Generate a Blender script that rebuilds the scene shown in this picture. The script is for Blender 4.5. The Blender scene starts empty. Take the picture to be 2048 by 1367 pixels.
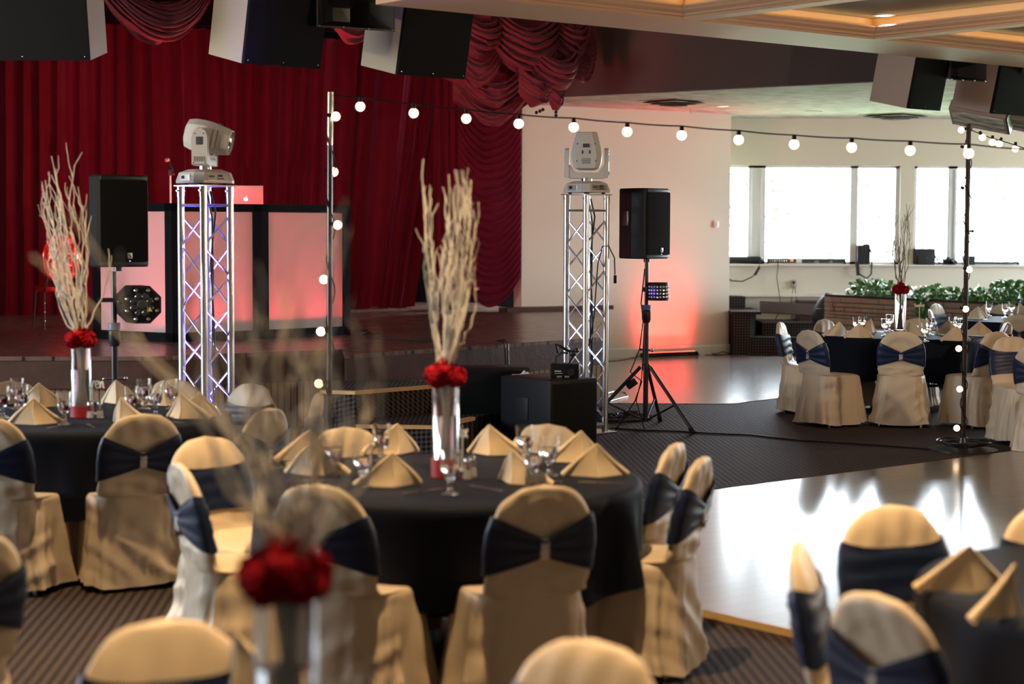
import bpy, bmesh, math, random
from mathutils import Vector, Matrix, noise, Quaternion
R = math.radians
PI = math.pi
S = bpy.context.scene
COL = S.collection

# ---------------------------------------------------------------- camera, world, exposure
F = 3550.0; CX, CY = 1024.0, 683.5
EYE = Vector((0, 0, 1.76)); PITCH = math.atan((CY - 453) / F); ROLL = 0.004
CAMROT = Matrix.Rotation(PI/2 - PITCH, 3, 'X') @ Matrix.Rotation(ROLL, 3, 'Z')
cd = bpy.data.cameras.new('camera'); cam = bpy.data.objects.new('camera', cd); COL.objects.link(cam)
cam.matrix_world = Matrix.Translation(EYE) @ CAMROT.to_4x4()
cd.sensor_fit = 'HORIZONTAL'; cd.sensor_width = 36; cd.lens = F / 2048 * 36
cd.clip_start = 0.05; cd.clip_end = 300
cd.dof.use_dof = True; cd.dof.focus_distance = 14.5; cd.dof.aperture_fstop = 2.15
S.camera = cam

def ray(px, py):
    return CAMROT @ Vector(((px - CX) / F, -(py - CY) / F, -1))
def at_z(px, py, z):
    d = ray(px, py); t = (z - EYE.z) / d.z
    return EYE + d * t
def at_y(px, py, y):
    d = ray(px, py); return EYE + d * (y / d.y)

S.view_settings.view_transform = 'Standard'; S.view_settings.look = 'None'
S.view_settings.gamma = 1; S.view_settings.use_curve_mapping = False
S.view_settings.exposure = 0.0

w = bpy.data.worlds.new('sky'); S.world = w; w.use_nodes = True
nt = w.node_tree; bg = nt.nodes['Background']
tc = nt.nodes.new('ShaderNodeTexCoord'); sx = nt.nodes.new('ShaderNodeSeparateXYZ')
cr = nt.nodes.new('ShaderNodeValToRGB')
cr.color_ramp.elements[0].position = 0.42; cr.color_ramp.elements[0].color = (0.55, 0.57, 0.52, 1)
cr.color_ramp.elements[1].position = 0.56; cr.color_ramp.elements[1].color = (0.80, 0.90, 1.0, 1)
mr = nt.nodes.new('ShaderNodeMapRange'); mr.inputs[1].default_value = -1; mr.inputs[2].default_value = 1
nt.links.new(tc.outputs['Generated'], sx.inputs[0]); nt.links.new(sx.outputs['Z'], mr.inputs[0])
nt.links.new(mr.outputs[0], cr.inputs[0]); nt.links.new(cr.outputs[0], bg.inputs[0])
bg.inputs[1].default_value = 30.0

def area(name, loc, target, sx_, sy_, power, color, portal=False, spread=180):
    l = bpy.data.lights.new(name, 'AREA'); l.shape = 'RECTANGLE'; l.size = sx_; l.size_y = sy_
    l.energy = power; l.color = color; l.spread = R(spread)
    if portal: l.cycles.is_portal = True
    o = bpy.data.objects.new(name, l); COL.objects.link(o); o.location = loc
    o.rotation_euler = (Vector(target) - Vector(loc)).to_track_quat('-Z', 'Y').to_euler(); return o
def spot(name, loc, target, power, color, angle=90, blend=.6, radius=.06):
    l = bpy.data.lights.new(name, 'SPOT'); l.energy = power; l.color = color
    l.spot_size = R(angle); l.spot_blend = blend; l.shadow_soft_size = radius
    o = bpy.data.objects.new(name, l); COL.objects.link(o); o.location = loc
    o.rotation_euler = (Vector(target) - Vector(loc)).to_track_quat('-Z', 'Y').to_euler(); return o
def point(name, loc, power, color, radius=.03):
    l = bpy.data.lights.new(name, 'POINT'); l.energy = power; l.color = color; l.shadow_soft_size = radius
    o = bpy.data.objects.new(name, l); COL.objects.link(o); o.location = loc; return o
WARM = (1.0, 0.66, 0.33); LED_RED = (1.0, 0.06, 0.05); LED_BLUE = (0.15, 0.08, 1.0); LED_WHITE = (0.55, 0.65, 1.0)

# ---------------------------------------------------------------- materials
def mat(name, color, rough=.5, metal=0., spec=.5, sheen=0., trans=0., ior=1.45, emit=None, estr=0., alpha=1.,
        noise_amt=0., noise_scale=8., bump=0., bump_scale=60., coat=0., sheen_tint=None):
    m = bpy.data.materials.new(name); m.use_nodes = True
    t = m.node_tree; b = t.nodes['Principled BSDF']
    b.inputs['Base Color'].default_value = (*color, 1); b.inputs['Roughness'].default_value = rough
    b.inputs['Metallic'].default_value = metal; b.inputs['Specular IOR Level'].default_value = spec
    b.inputs['Sheen Weight'].default_value = sheen; b.inputs['Transmission Weight'].default_value = trans
    if sheen_tint: b.inputs['Sheen Tint'].default_value = (*sheen_tint, 1)
    b.inputs['IOR'].default_value = ior; b.inputs['Coat Weight'].default_value = coat
    if emit: b.inputs['Emission Color'].default_value = (*emit, 1); b.inputs['Emission Strength'].default_value = estr
    o = t.nodes.new('ShaderNodeTexCoord')
    if noise_amt:
        n = t.nodes.new('ShaderNodeTexNoise'); n.inputs['Scale'].default_value = noise_scale; n.inputs['Detail'].default_value = 5
        r = t.nodes.new('ShaderNodeMapRange'); r.inputs[3].default_value = 1 - noise_amt; r.inputs[4].default_value = 1 + noise_amt
        x = t.nodes.new('ShaderNodeVectorMath'); x.operation = 'SCALE'; x.inputs[0].default_value = color
        t.links.new(o.outputs['Object'], n.inputs['Vector']); t.links.new(n.outputs['Fac'], r.inputs[0])
        t.links.new(r.outputs[0], x.inputs['Scale']); t.links.new(x.outputs[0], b.inputs['Base Color'])
    if bump:
        n2 = t.nodes.new('ShaderNodeTexNoise'); n2.inputs['Scale'].default_value = bump_scale; n2.inputs['Detail'].default_value = 3
        bp = t.nodes.new('ShaderNodeBump'); bp.inputs['Strength'].default_value = bump; bp.inputs['Distance'].default_value = .01
        t.links.new(o.outputs['Object'], n2.inputs['Vector']); t.links.new(n2.outputs['Fac'], bp.inputs['Height'])
        t.links.new(bp.outputs[0], b.inputs['Normal'])
    return m
M = {}
M['cover'] = mat('ivory_satin', (.51, .42, .31), .42, spec=.3, sheen=.05, noise_amt=.05, bump=.12, bump_scale=180)
M['sash'] = mat('navy_spandex', (.006, .013, .042), .42, spec=.35, sheen=.06, sheen_tint=(.3, .5, .9), bump=.06, bump_scale=200)
M['cloth'] = mat('navy_polyester', (.0045, .0065, .014), .66, spec=.12, sheen=.03, sheen_tint=(.4, .55, .8), noise_amt=.1, bump=.12, bump_scale=150)
M['napkin'] = mat('champagne_linen', (.62, .50, .34), .55, spec=.3, sheen=.08, noise_amt=.05, bump=.2, bump_scale=220)
M['glass'] = mat('clear_glass', (1, 1, 1), 0.0, trans=1, ior=1.45)
M['water'] = mat('water', (1, 1, 1), 0.0, trans=1, ior=1.33)
M['steel'] = mat('polished_steel', (.7, .7, .7), .2, metal=1)
M['chrome'] = mat('chrome', (.8, .8, .8), .08, metal=1)
M['rhine'] = mat('rhinestone', (.85, .83, .8), .12, metal=1, bump=.5, bump_scale=400)
M['alu'] = mat('truss_aluminium', (.62, .62, .64), .32, metal=1, noise_amt=.12, noise_scale=14)
M['black'] = mat('black_plastic', (.008, .008, .010), .45, spec=.2, noise_amt=.15)
M['blackmetal'] = mat('black_metal', (.014, .014, .018), .3, spec=.6, noise_amt=.1)
M['fixture'] = mat('grey_plastic_housing', (.52, .50, .49), .42, noise_amt=.04)
M['fixturedark'] = mat('dark_print', (.05, .05, .06), .5)
M['lens'] = mat('dark_lens', (.02, .02, .025), .06, spec=.8, coat=1)
M['red'] = mat('carnation_petals', (.30, .003, .012), .8, spec=.15, noise_amt=.45, noise_scale=60)
M['redribbon'] = mat('red_ribbon', (.27, .010, .018), .55, noise_amt=.1)
M['branch'] = mat('glitter_willow', (.58, .545, .49), .6, noise_amt=.18, noise_scale=40, bump=.4, bump_scale=200)
M['branchdark'] = mat('bare_twig', (.20, .16, .13), .7, noise_amt=.2)
M['velvet'] = mat('red_velvet', (.125, .011, .030), .8, spec=.08, sheen=.12, sheen_tint=(1, .25, .25), noise_amt=.18, noise_scale=5)
M['velvet2'] = mat('burgundy_velvet', (.115, .020, .033), .6, spec=.25, sheen=.30, sheen_tint=(1, .35, .4), noise_amt=.2, noise_scale=6)
M['wall'] = mat('cream_paint', (.70, .645, .545), .62, noise_amt=.02, noise_scale=2, bump=.03)
M['trimpaint'] = mat('white_trim_paint', (.74, .71, .66), .35)
M['frame'] = mat('white_window_frame', (.74, .75, .78), .35)
M['dark'] = mat('dark_stage_wall', (.005, .004, .005), .9, spec=.05)
M['bulk'] = mat('mauve_brown_paint', (.10, .078, .075), .9, spec=.05, noise_amt=.04, noise_scale=3)
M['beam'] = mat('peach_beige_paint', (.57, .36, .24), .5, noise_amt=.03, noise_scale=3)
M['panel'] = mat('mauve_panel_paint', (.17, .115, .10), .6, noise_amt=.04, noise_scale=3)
M['ceil'] = mat('plain_ceiling_paint', (.34, .30, .26), .8, noise_amt=.05)
M['spkside'] = mat('beige_carpeted_cabinet', (.42, .37, .29), .8, noise_amt=.10, noise_scale=90)
M['spkside2'] = mat('brown_carpeted_cabinet', (.36, .29, .26), .8, noise_amt=.10, noise_scale=90)
M['grille'] = mat('black_grille_cloth', (.008, .009, .009), .8, spec=.12, bump=.3, bump_scale=300)
M['boothframe'] = mat('black_booth_frame', (.006, .006, .009), .6, spec=.1)
M['nosing'] = mat('oak_nosing', (.60, .38, .16), .45, noise_amt=.15, noise_scale=12)
M['paper'] = mat('white_paper', (.75, .75, .76), .7)
M['signw'] = mat('cream_painted_wood', (.75, .70, .60), .5)
M['candy'] = mat('tufted_red_vinyl', (.30, .008, .010), .12, spec=.8, coat=1)
M['laptop'] = mat('silver_laptop', (.62, .58, .58), .35, metal=.6)
M['logo'] = mat('glowing_logo', (1, 1, 1), .4, emit=(1, 1, 1), estr=1.3)
M['bulb'] = mat('lit_bulb_glass', (1, .9, .75), .3, emit=(1, .70, .40), estr=4.2)
M['ledred'] = mat('red_led', (.3, 0, 0), .4, emit=(1, .10, .07), estr=5)
M['ledwhite'] = mat('white_led', (1, 1, 1), .4, emit=(.6, .7, 1), estr=5)
M['coveled'] = mat('cove_led_strip', (1, .8, .4), .4, emit=(1, .80, .34), estr=9)
M['downlens'] = mat('downlight_lens', (1, 1, 1), .4, emit=(1, .9, .78), estr=7)
M['ledblue'] = mat('blue_led', (.2, .2, 1), .4, emit=(.2, .3, 1), estr=5)
M['yellow'] = mat('yellow_sticker', (.7, .55, .05), .5)
M['bluetape'] = mat('blue_plastic_ring', (.03, .10, .25), .35)
M['bagblack'] = mat('black_nylon', (.018, .020, .022), .55, noise_amt=.2, bump=.3, bump_scale=90)
M['leaf'] = mat('ivy_leaf', (.06, .19, .035), .32, spec=.6, noise_amt=.5, noise_scale=14)
M['tree'] = mat('tree_leaves', (.045, .075, .022), .6, noise_amt=.3, noise_scale=3)
M['bark'] = mat('tree_bark', (.3, .26, .2), .8)
M['grass'] = mat('lawn', (.35, .42, .25), .9, noise_amt=.2)
M['stone'] = mat('brown_ledgestone', (.22, .165, .12), .8, noise_amt=.45, noise_scale=5, bump=.7, bump_scale=25)
M['mortar'] = mat('dark_mortar', (.03, .022, .018), .9)
M['paintbar'] = mat('bar_housing', (.05, .055, .05), .4)
M['micmesh'] = mat('gold_mic_mesh', (.65, .45, .25), .3, metal=.9, bump=.5, bump_scale=300)
M['vent'] = mat('vent_metal', (.45, .42, .36), .4); M['ventdark'] = mat('vent_gap', (.05, .04, .03), .7)
M['silverpole'] = mat('galvanised_pole', (.45, .43, .40), .35, metal=.8, noise_amt=.25, noise_scale=20)
M['brownpole'] = mat('dark_brown_pole', (.018, .009, .007), .4, spec=.2, noise_amt=.2)
M['goldtrim'] = mat('brass_edge_trim', (.42, .27, .10), .35, metal=.5)
M['liner'] = mat('pale_green_liner', (.42, .46, .40), .6)

def link(t, a, b): t.links.new(a, b)
def planks(name, c1, c2, rough, sx_, sy_, rot=0, mortar=(.02, .015, .012), msize=.006, spec=.5, bump=.1, noise_s=6, coat=0.):
    m = mat(name, c1, rough, spec=spec, coat=coat); t = m.node_tree; b = t.nodes['Principled BSDF']
    o = t.nodes.new('ShaderNodeTexCoord'); mp = t.nodes.new('ShaderNodeMapping'); mp.inputs['Rotation'].default_value = (0, 0, rot)
    br = t.nodes.new('ShaderNodeTexBrick'); br.inputs['Scale'].default_value = 1; br.inputs['Brick Width'].default_value = sx_
    br.inputs['Row Height'].default_value = sy_; br.inputs['Mortar Size'].default_value = msize
    br.inputs['Color1'].default_value = (*c1, 1); br.inputs['Color2'].default_value = (*c2, 1); br.inputs['Mortar'].default_value = (*mortar, 1)
    n = t.nodes.new('ShaderNodeTexNoise'); n.inputs['Scale'].default_value = noise_s; n.inputs['Detail'].default_value = 6
    mp2 = t.nodes.new('ShaderNodeMapping'); mp2.inputs['Rotation'].default_value = (0, 0, rot); mp2.inputs['Scale'].default_value = (.6, 8, 1)
    r = t.nodes.new('ShaderNodeMapRange'); r.inputs[3].default_value = .65; r.inputs[4].default_value = 1.35
    x = t.nodes.new('ShaderNodeVectorMath'); x.operation = 'SCALE'
    link(t, o.outputs['Object'], mp.inputs[0]); link(t, mp.outputs[0], br.inputs['Vector'])
    link(t, o.outputs['Object'], mp2.inputs[0]); link(t, mp2.outputs[0], n.inputs['Vector'])
    link(t, n.outputs['Fac'], r.inputs[0]); link(t, br.outputs['Color'], x.inputs[0]); link(t, r.outputs[0], x.inputs['Scale'])
    link(t, x.outputs[0], b.inputs['Base Color'])
    r2 = t.nodes.new('ShaderNodeMapRange'); r2.inputs[3].default_value = rough * .8; r2.inputs[4].default_value = rough * 1.3
    link(t, n.outputs['Fac'], r2.inputs[0]); link(t, r2.outputs[0], b.inputs['Roughness'])
    bp = t.nodes.new('ShaderNodeBump'); bp.inputs['Strength'].default_value = bump; bp.inputs['Distance'].default_value = .004
    link(t, r.outputs[0], bp.inputs['Height']); link(t, bp.outputs[0], b.inputs['Normal'])
    return m
M['stage'] = planks('stage_parquet', (.17, .095, .072), (.13, .074, .058), .26, .45, .11, R(-30), bump=.25)
M['fascia'] = mat('dark_brown_fascia', (.070, .036, .026), .45, spec=.25, noise_amt=.35, noise_scale=9, bump=.2, bump_scale=30)
M['tilefloor'] = planks('grey_laminate_floor', (.27, .25, .24), (.22, .205, .20), .16, 1.2, .2, R(-15), mortar=(.05, .045, .04), msize=.004, bump=.06)
M['dance'] = planks('walnut_dance_floor', (.15, .088, .058), (.12, .068, .045), .30, .9, .12, R(-39), mortar=(.03, .02, .015), msize=.003, bump=.12, coat=.9)
M['dance'].node_tree.nodes['Principled BSDF'].inputs['Coat Roughness'].default_value = .14

def striped(name, base, stripe, scale, axis='x'):
    m = mat(name, base, .75); t = m.node_tree; b = t.nodes['Principled BSDF']
    o = t.nodes.new('ShaderNodeTexCoord'); wv = t.nodes.new('ShaderNodeTexWave'); wv.inputs['Scale'].default_value = scale
    wv.bands_direction = axis.upper()
    rp = t.nodes.new('ShaderNodeValToRGB'); rp.color_ramp.elements[0].color = (*stripe, 1); rp.color_ramp.elements[1].color = (*base, 1)
    rp.color_ramp.elements[0].position = .05; rp.color_ramp.elements[1].position = .2
    link(t, o.outputs['Object'], wv.inputs['Vector']); link(t, wv.outputs['Fac'], rp.inputs[0]); link(t, rp.outputs[0], b.inputs['Base Color'])
    return m
M['bead'] = striped('beige_beadboard', (.27, .18, .11), (.07, .045, .03), 6)

def carpet(name, c1, c2, s1, s2, rot):
    m = mat(name, c1, .72, spec=.18); t = m.node_tree; b = t.nodes['Principled BSDF']
    o = t.nodes.new('ShaderNodeTexCoord'); mp = t.nodes.new('ShaderNodeMapping'); mp.inputs['Rotation'].default_value = rot
    link(t, o.outputs['Object'], mp.inputs[0])
    ws = []
    for ax, s in (('X', s1), ('Y', s2)):
        wv = t.nodes.new('ShaderNodeTexWave'); wv.bands_direction = ax; wv.inputs['Scale'].default_value = s
        wv.inputs['Distortion'].default_value = .6; wv.inputs['Detail Scale'].default_value = 3
        link(t, mp.outputs[0], wv.inputs['Vector']); ws.append(wv)
    n = t.nodes.new('ShaderNodeTexNoise'); n.inputs['Scale'].default_value = 160; n.inputs['Detail'].default_value = 3
    link(t, o.outputs['Object'], n.inputs['Vector'])
    a = t.nodes.new('ShaderNodeMath'); a.operation = 'MULTIPLY'
    w2 = t.nodes.new('ShaderNodeMapRange'); w2.inputs[3].default_value = .12; w2.inputs[4].default_value = 1
    link(t, ws[1].outputs['Fac'], w2.inputs[0])
    link(t, ws[0].outputs['Fac'], a.inputs[0]); link(t, w2.outputs[0], a.inputs[1])
    a2 = t.nodes.new('ShaderNodeMath'); a2.operation = 'MULTIPLY'; a2.use_clamp = True
    n2 = t.nodes.new('ShaderNodeMapRange'); n2.inputs[3].default_value = .3; n2.inputs[4].default_value = 1.5
    link(t, n.outputs['Fac'], n2.inputs[0]); link(t, a.outputs[0], a2.inputs[0]); link(t, n2.outputs[0], a2.inputs[1])
    mx = t.nodes.new('ShaderNodeMix'); mx.data_type = 'RGBA'; mx.inputs[6].default_value = (*c1, 1); mx.inputs[7].default_value = (*c2, 1)
    link(t, a2.outputs[0], mx.inputs[0]); link(t, mx.outputs[2], b.inputs['Base Color'])
    bp = t.nodes.new('ShaderNodeBump'); bp.inputs['Strength'].default_value = .6; bp.inputs['Distance'].default_value = .008
    link(t, a2.outputs[0], bp.inputs['Height']); link(t, bp.outputs[0], b.inputs['Normal'])
    return m
M['carpet'] = carpet('dark_ribbed_carpet', (.012, .009, .009), (.100, .070, .063), 7.0, 12, (0, 0, R(-4)))
def diamond(name, c1, c2, per):
    m = mat(name, c1, .95, spec=.1); t = m.node_tree; b = t.nodes['Principled BSDF']; o = t.nodes.new('ShaderNodeTexCoord'); ws = []
    for v in ((1, 1, 1), (1, -1, -1)):
        d = t.nodes.new('ShaderNodeVectorMath'); d.operation = 'DOT_PRODUCT'; d.inputs[1].default_value = [q*2*PI/per for q in v]
        s_ = t.nodes.new('ShaderNodeMath'); s_.operation = 'SINE'; link(t, o.outputs['Object'], d.inputs[0]); link(t, d.outputs['Value'], s_.inputs[0]); ws.append(s_)
    p = t.nodes.new('ShaderNodeMath'); p.operation = 'MULTIPLY'; link(t, ws[0].outputs[0], p.inputs[0]); link(t, ws[1].outputs[0], p.inputs[1])
    r = t.nodes.new('ShaderNodeMapRange'); r.inputs[1].default_value = -.6; r.inputs[2].default_value = .6; link(t, p.outputs[0], r.inputs[0])
    mx = t.nodes.new('ShaderNodeMix'); mx.data_type = 'RGBA'; mx.inputs[6].default_value = (*c1, 1); mx.inputs[7].default_value = (*c2, 1)
    link(t, r.outputs[0], mx.inputs[0]); link(t, mx.outputs[2], b.inputs['Base Color']); return m
M['stepcarpet'] = diamond('dark_diamond_carpet', (.008, .007, .008), (.080, .066, .062), .075)

def clothceil():
    m = mat('brushed_ceiling_tile', (.62, .63, .56), .8); t = m.node_tree; b = t.nodes['Principled BSDF']
    o = t.nodes.new('ShaderNodeTexCoord'); mp = t.nodes.new('ShaderNodeMapping'); mp.inputs['Scale'].default_value = (1.2, 7, 1)
    n = t.nodes.new('ShaderNodeTexNoise'); n.inputs['Scale'].default_value = 4; n.inputs['Detail'].default_value = 8
    rp = t.nodes.new('ShaderNodeValToRGB'); rp.color_ramp.elements[0].color = (.25, .24, .20, 1); rp.color_ramp.elements[1].color = (.64, .65, .58, 1)
    rp.color_ramp.elements[0].position = .38; rp.color_ramp.elements[1].position = .56
    link(t, o.outputs['Object'], mp.inputs[0]); link(t, mp.outputs[0], n.inputs['Vector']); link(t, n.outputs['Fac'], rp.inputs[0]); link(t, rp.outputs[0], b.inputs['Base Color'])
    return m
M['lowceil'] = clothceil()

def booth_panel():
    m = bpy.data.materials.new('white_translucent_scrim'); m.use_nodes = True; t = m.node_tree
    t.nodes.remove(t.nodes['Principled BSDF']); out = t.nodes['Material Output']
    d = t.nodes.new('ShaderNodeBsdfDiffuse'); d.inputs[0].default_value = (.80, .78, .78, 1)
    tr = t.nodes.new('ShaderNodeBsdfTranslucent'); tr.inputs[0].default_value = (.75, .75, .75, 1)
    mx = t.nodes.new('ShaderNodeMixShader'); mx.inputs[0].default_value = .5
    link(t, d.outputs[0], mx.inputs[1]); link(t, tr.outputs[0], mx.inputs[2]); link(t, mx.outputs[0], out.inputs[0]); return m
M['scrim'] = booth_panel()
def window_glass():
    m = bpy.data.materials.new('window_glass'); m.use_nodes = True; t = m.node_tree
    t.nodes.remove(t.nodes['Principled BSDF']); out = t.nodes['Material Output']
    a = t.nodes.new('ShaderNodeBsdfTransparent'); g = t.nodes.new('ShaderNodeBsdfGlossy'); g.inputs['Roughness'].default_value = .02
    fr = t.nodes.new('ShaderNodeFresnel'); fr.inputs[0].default_value = 1.2; mx = t.nodes.new('ShaderNodeMixShader')
    link(t, fr.outputs[0], mx.inputs[0]); link(t, a.outputs[0], mx.inputs[1]); link(t, g.outputs[0], mx.inputs[2]); link(t, mx.outputs[0], out.inputs[0]); return m
M['pane'] = window_glass()

# ---------------------------------------------------------------- mesh helpers
def frame_to(d):
    d = Vector(d).normalized(); up = Vector((0, 0, 1)) if abs(d.z) < .95 else Vector((1, 0, 0))
    x = up.cross(d).normalized(); y = d.cross(x); return x, y
class MB:
    def __init__(s): s.v = []; s.f = []
    def add(s, vs, fs):
        k = len(s.v); s.v += [tuple(v) for v in vs]; s.f += [tuple(i + k for i in f) for f in fs]; return s
    def box(s, c, size, rot=None, taper=1.0, bevel=0):
        hx, hy, hz = size[0]/2, size[1]/2, size[2]/2; c = Vector(c)
        vs = []
        for z, k in ((-hz, 1.0), (hz, taper)):
            for x, y in ((-hx, -hy), (hx, -hy), (hx, hy), (-hx, hy)):
                v = Vector((x*k, y*k, z)); v = rot @ v if rot else v; vs.append(c + v)
        return s.add(vs, [(3, 2, 1, 0), (4, 5, 6, 7), (0, 1, 5, 4), (1, 2, 6, 5), (2, 3, 7, 6), (3, 0, 4, 7)])
    def rbox(s, c, size, b, rot=None):          # box with chamfered edges
        bm = bmesh.new(); bmesh.ops.create_cube(bm, size=1)
        for v in bm.verts: v.co = Vector((v.co.x*size[0], v.co.y*size[1], v.co.z*size[2]))
        bmesh.ops.bevel(bm, geom=bm.edges[:], offset=b, segments=2, affect='EDGES', profile=.7)
        vs = [Vector(c) + ((rot @ v.co) if rot else v.co) for v in bm.verts]; bm.verts.index_update()
        fs = [[v.index for v in f.verts] for f in bm.faces]; bm.free(); return s.add(vs, fs)
    def cyl(s, p0, p1, r0, r1=None, n=12, caps=True):
        p0, p1 = Vector(p0), Vector(p1); r1 = r0 if r1 is None else r1; x, y = frame_to(p1 - p0); vs = []
        for p, r in ((p0, r0), (p1, r1)):
            for i in range(n):
                a = 2*PI*i/n; vs.append(p + (x*math.cos(a) + y*math.sin(a))*r)
        fs = [(i, (i+1) % n, n + (i+1) % n, n + i) for i in range(n)]
        if caps: fs += [tuple(range(n))[::-1], tuple(range(n, 2*n))]
        return s.add(vs, fs)
    def tube(s, pts, r, n=6):
        pts = [Vector(p) for p in pts]; m = len(pts); rr = r if isinstance(r, (list, tuple)) else [r]*m; vs = []
        d0 = (pts[1]-pts[0]); x, y = frame_to(d0)
        for i, p in enumerate(pts):
            d = (pts[min(i+1, m-1)] - pts[max(i-1, 0)])
            if d.length < 1e-7: d = d0
            d.normalize(); x = (x - d*x.dot(d))
            if x.length < 1e-5: x, _ = frame_to(d)
            x.normalize(); y = d.cross(x)
            for k in range(n):
                a = 2*PI*k/n; vs.append(p + (x*math.cos(a) + y*math.sin(a))*rr[i])
        fs = [(i*n+k, i*n+(k+1) % n, (i+1)*n+(k+1) % n, (i+1)*n+k) for i in range(m-1) for k in range(n)]
        fs += [tuple(range(n))[::-1], tuple(range((m-1)*n, m*n))]
        return s.add(vs, fs)
    def lathe(s, prof, n=24, c=(0, 0, 0), axis=None, close=False):
        c = Vector(c); x, y, z = Vector((1, 0, 0)), Vector((0, 1, 0)), Vector((0, 0, 1))
        if axis is not None: z = Vector(axis).normalized(); x, y = frame_to(z)
        vs = []; m = len(prof)
        for r, h in prof:
            for i in range(n):
                a = 2*PI*i/n; vs.append(c + x*math.cos(a)*r + y*math.sin(a)*r + z*h)
        fs = [(j*n+i, j*n+(i+1) % n, (j+1)*n+(i+1) % n, (j+1)*n+i) for j in range(m-1) for i in range(n)]
        if close: fs += [((m-1)*n+i, (m-1)*n+(i+1) % n, (i+1) % n, i) for i in range(n)]
        else: fs += [tuple(range(n))[::-1], tuple(range((m-1)*n, m*n))]
        return s.add(vs, fs)
    def sphere(s, c, r, n=12, m=8, sc=(1, 1, 1)):
        prof = [(r*math.sin(PI*j/m)+1e-5, -r*math.cos(PI*j/m)) for j in range(m+1)]
        k = len(s.v); s.lathe(prof, n); 
        s.v[k:] = [(c[0]+v[0]*sc[0], c[1]+v[1]*sc[1], c[2]+v[2]*sc[2]) for v in s.v[k:]]; return s
    def extrude(s, pts, z0, z1):                # vertical prism from xy outline
        n = len(pts); vs = [(p[0], p[1], z0) for p in pts] + [(p[0], p[1], z1) for p in pts]
        return s.add(vs, [tuple(range(n))[::-1], tuple(range(n, 2*n))] + [(i, (i+1) % n, n+(i+1) % n, n+i) for i in range(n)])
    def prism(s, pts, thick, xf):               # 2D outline (x,z) thick in y, placed with matrix xf
        n = len(pts); vs = [xf @ Vector((p[0], -thick/2, p[1])) for p in pts] + [xf @ Vector((p[0], thick/2, p[1])) for p in pts]
        return s.add(vs, [tuple(range(n)), tuple(range(n, 2*n))[::-1]] + [(i, n+i, n+(i+1) % n, (i+1) % n) for i in range(n)])
    def quad(s, a, b, c, d): return s.add([a, b, c, d], [(0, 1, 2, 3)])
    def grid(s, fn, nu, nv, wrap=False):
        vs = [fn(i/nu, j/nv) for j in range(nv+1) for i in range(nu if wrap else nu+1)]
        wd = nu if wrap else nu+1
        fs = [(j*wd+i, j*wd+(i+1) % wd, (j+1)*wd+(i+1) % wd, (j+1)*wd+i) for j in range(nv) for i in range(nu)]
        return s.add(vs, fs)
    def build(s, name, m, parent=None, smooth=True, loc=(0, 0, 0), sharp=35):
        me = bpy.data.meshes.new(name); me.from_pydata(s.v, [], s.f); me.validate(); me.update()
        bm = bmesh.new(); bm.from_mesh(me); bmesh.ops.recalc_face_normals(bm, faces=bm.faces)
        if smooth:
            lim = R(sharp)
            for f in bm.faces: f.smooth = True
            for e in bm.edges:
                if len(e.link_faces) == 2 and e.calc_face_angle(0) > lim: e.smooth = False
        bm.to_mesh(me); bm.free()
        me.materials.append(M[m] if isinstance(m, str) else m)
        o = bpy.data.objects.new(name, me); COL.objects.link(o); o.location = loc
        if parent: o.parent = parent
        return o
def thing(name, label, cat, loc=(0, 0, 0), rz=0, group=None):
    o = bpy.data.objects.new(name, None); COL.objects.link(o); o.location = loc; o.rotation_euler = (0, 0, rz)
    o.empty_display_size = .1; o['label'] = label; o['category'] = cat
    if group: o['group'] = group
    return o
def tag(o, label, cat, group=None, kind=None):
    o['label'] = label; o['category'] = cat
    if group: o['group'] = group
    if kind: o['kind'] = kind
    return o
def struct(name, mb, m, smooth=False):
    o = mb.build(name, m, None, smooth); o['kind'] = 'structure'; return o
def copy_tree(o, parent=None):
    c = o.copy(); COL.objects.link(c); c.parent = parent
    for ch in list(o.children): copy_tree(ch, c)
    return c
def reuse(proto, loc, rz, label, group=None, scale=None):      # first call moves the prototype, later calls copy it
    if proto.name in USED: o = copy_tree(proto)
    else: o = proto; USED.add(proto.name)
    o.location = loc; o.rotation_euler = (0, 0, rz); o['label'] = label
    if scale: o.scale = scale
    if group: o['group'] = group
    elif 'group' in o: del o['group']
    return o
USED = set()

# ---------------------------------------------------------------- the lights of the room
# daylight: portals in the window openings steer the sky's light; the windows are the only openings
WY = 25.7
WINS = [(3.0, 3.62, 1.27, 2.62), (3.62, 5.38, 1.27, 2.62), (5.38, 5.62+.6, 1.27, 2.62)]
area('portal_back_west', (4.45, WY+.12, 1.93), (4.45, 0, 1.93), 2.75, 1.4, 1, (1, 1, 1), True)
area('portal_back_east', (9.4, WY+.12, 1.93), (9.4, 0, 1.93), 6.9, 1.4, 1, (1, 1, 1), True)
area('portal_right', (12.15, 22.4, 1.75), (0, 22.4, 1.75), 4.8, 1.9, 1, (1, 1, 1), True)
area('portal_left', (-9.15, 9.5, 1.7), (0, 9.5, 1.7), 6.0, 1.8, 1, (1, 1, 1), True)

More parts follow.
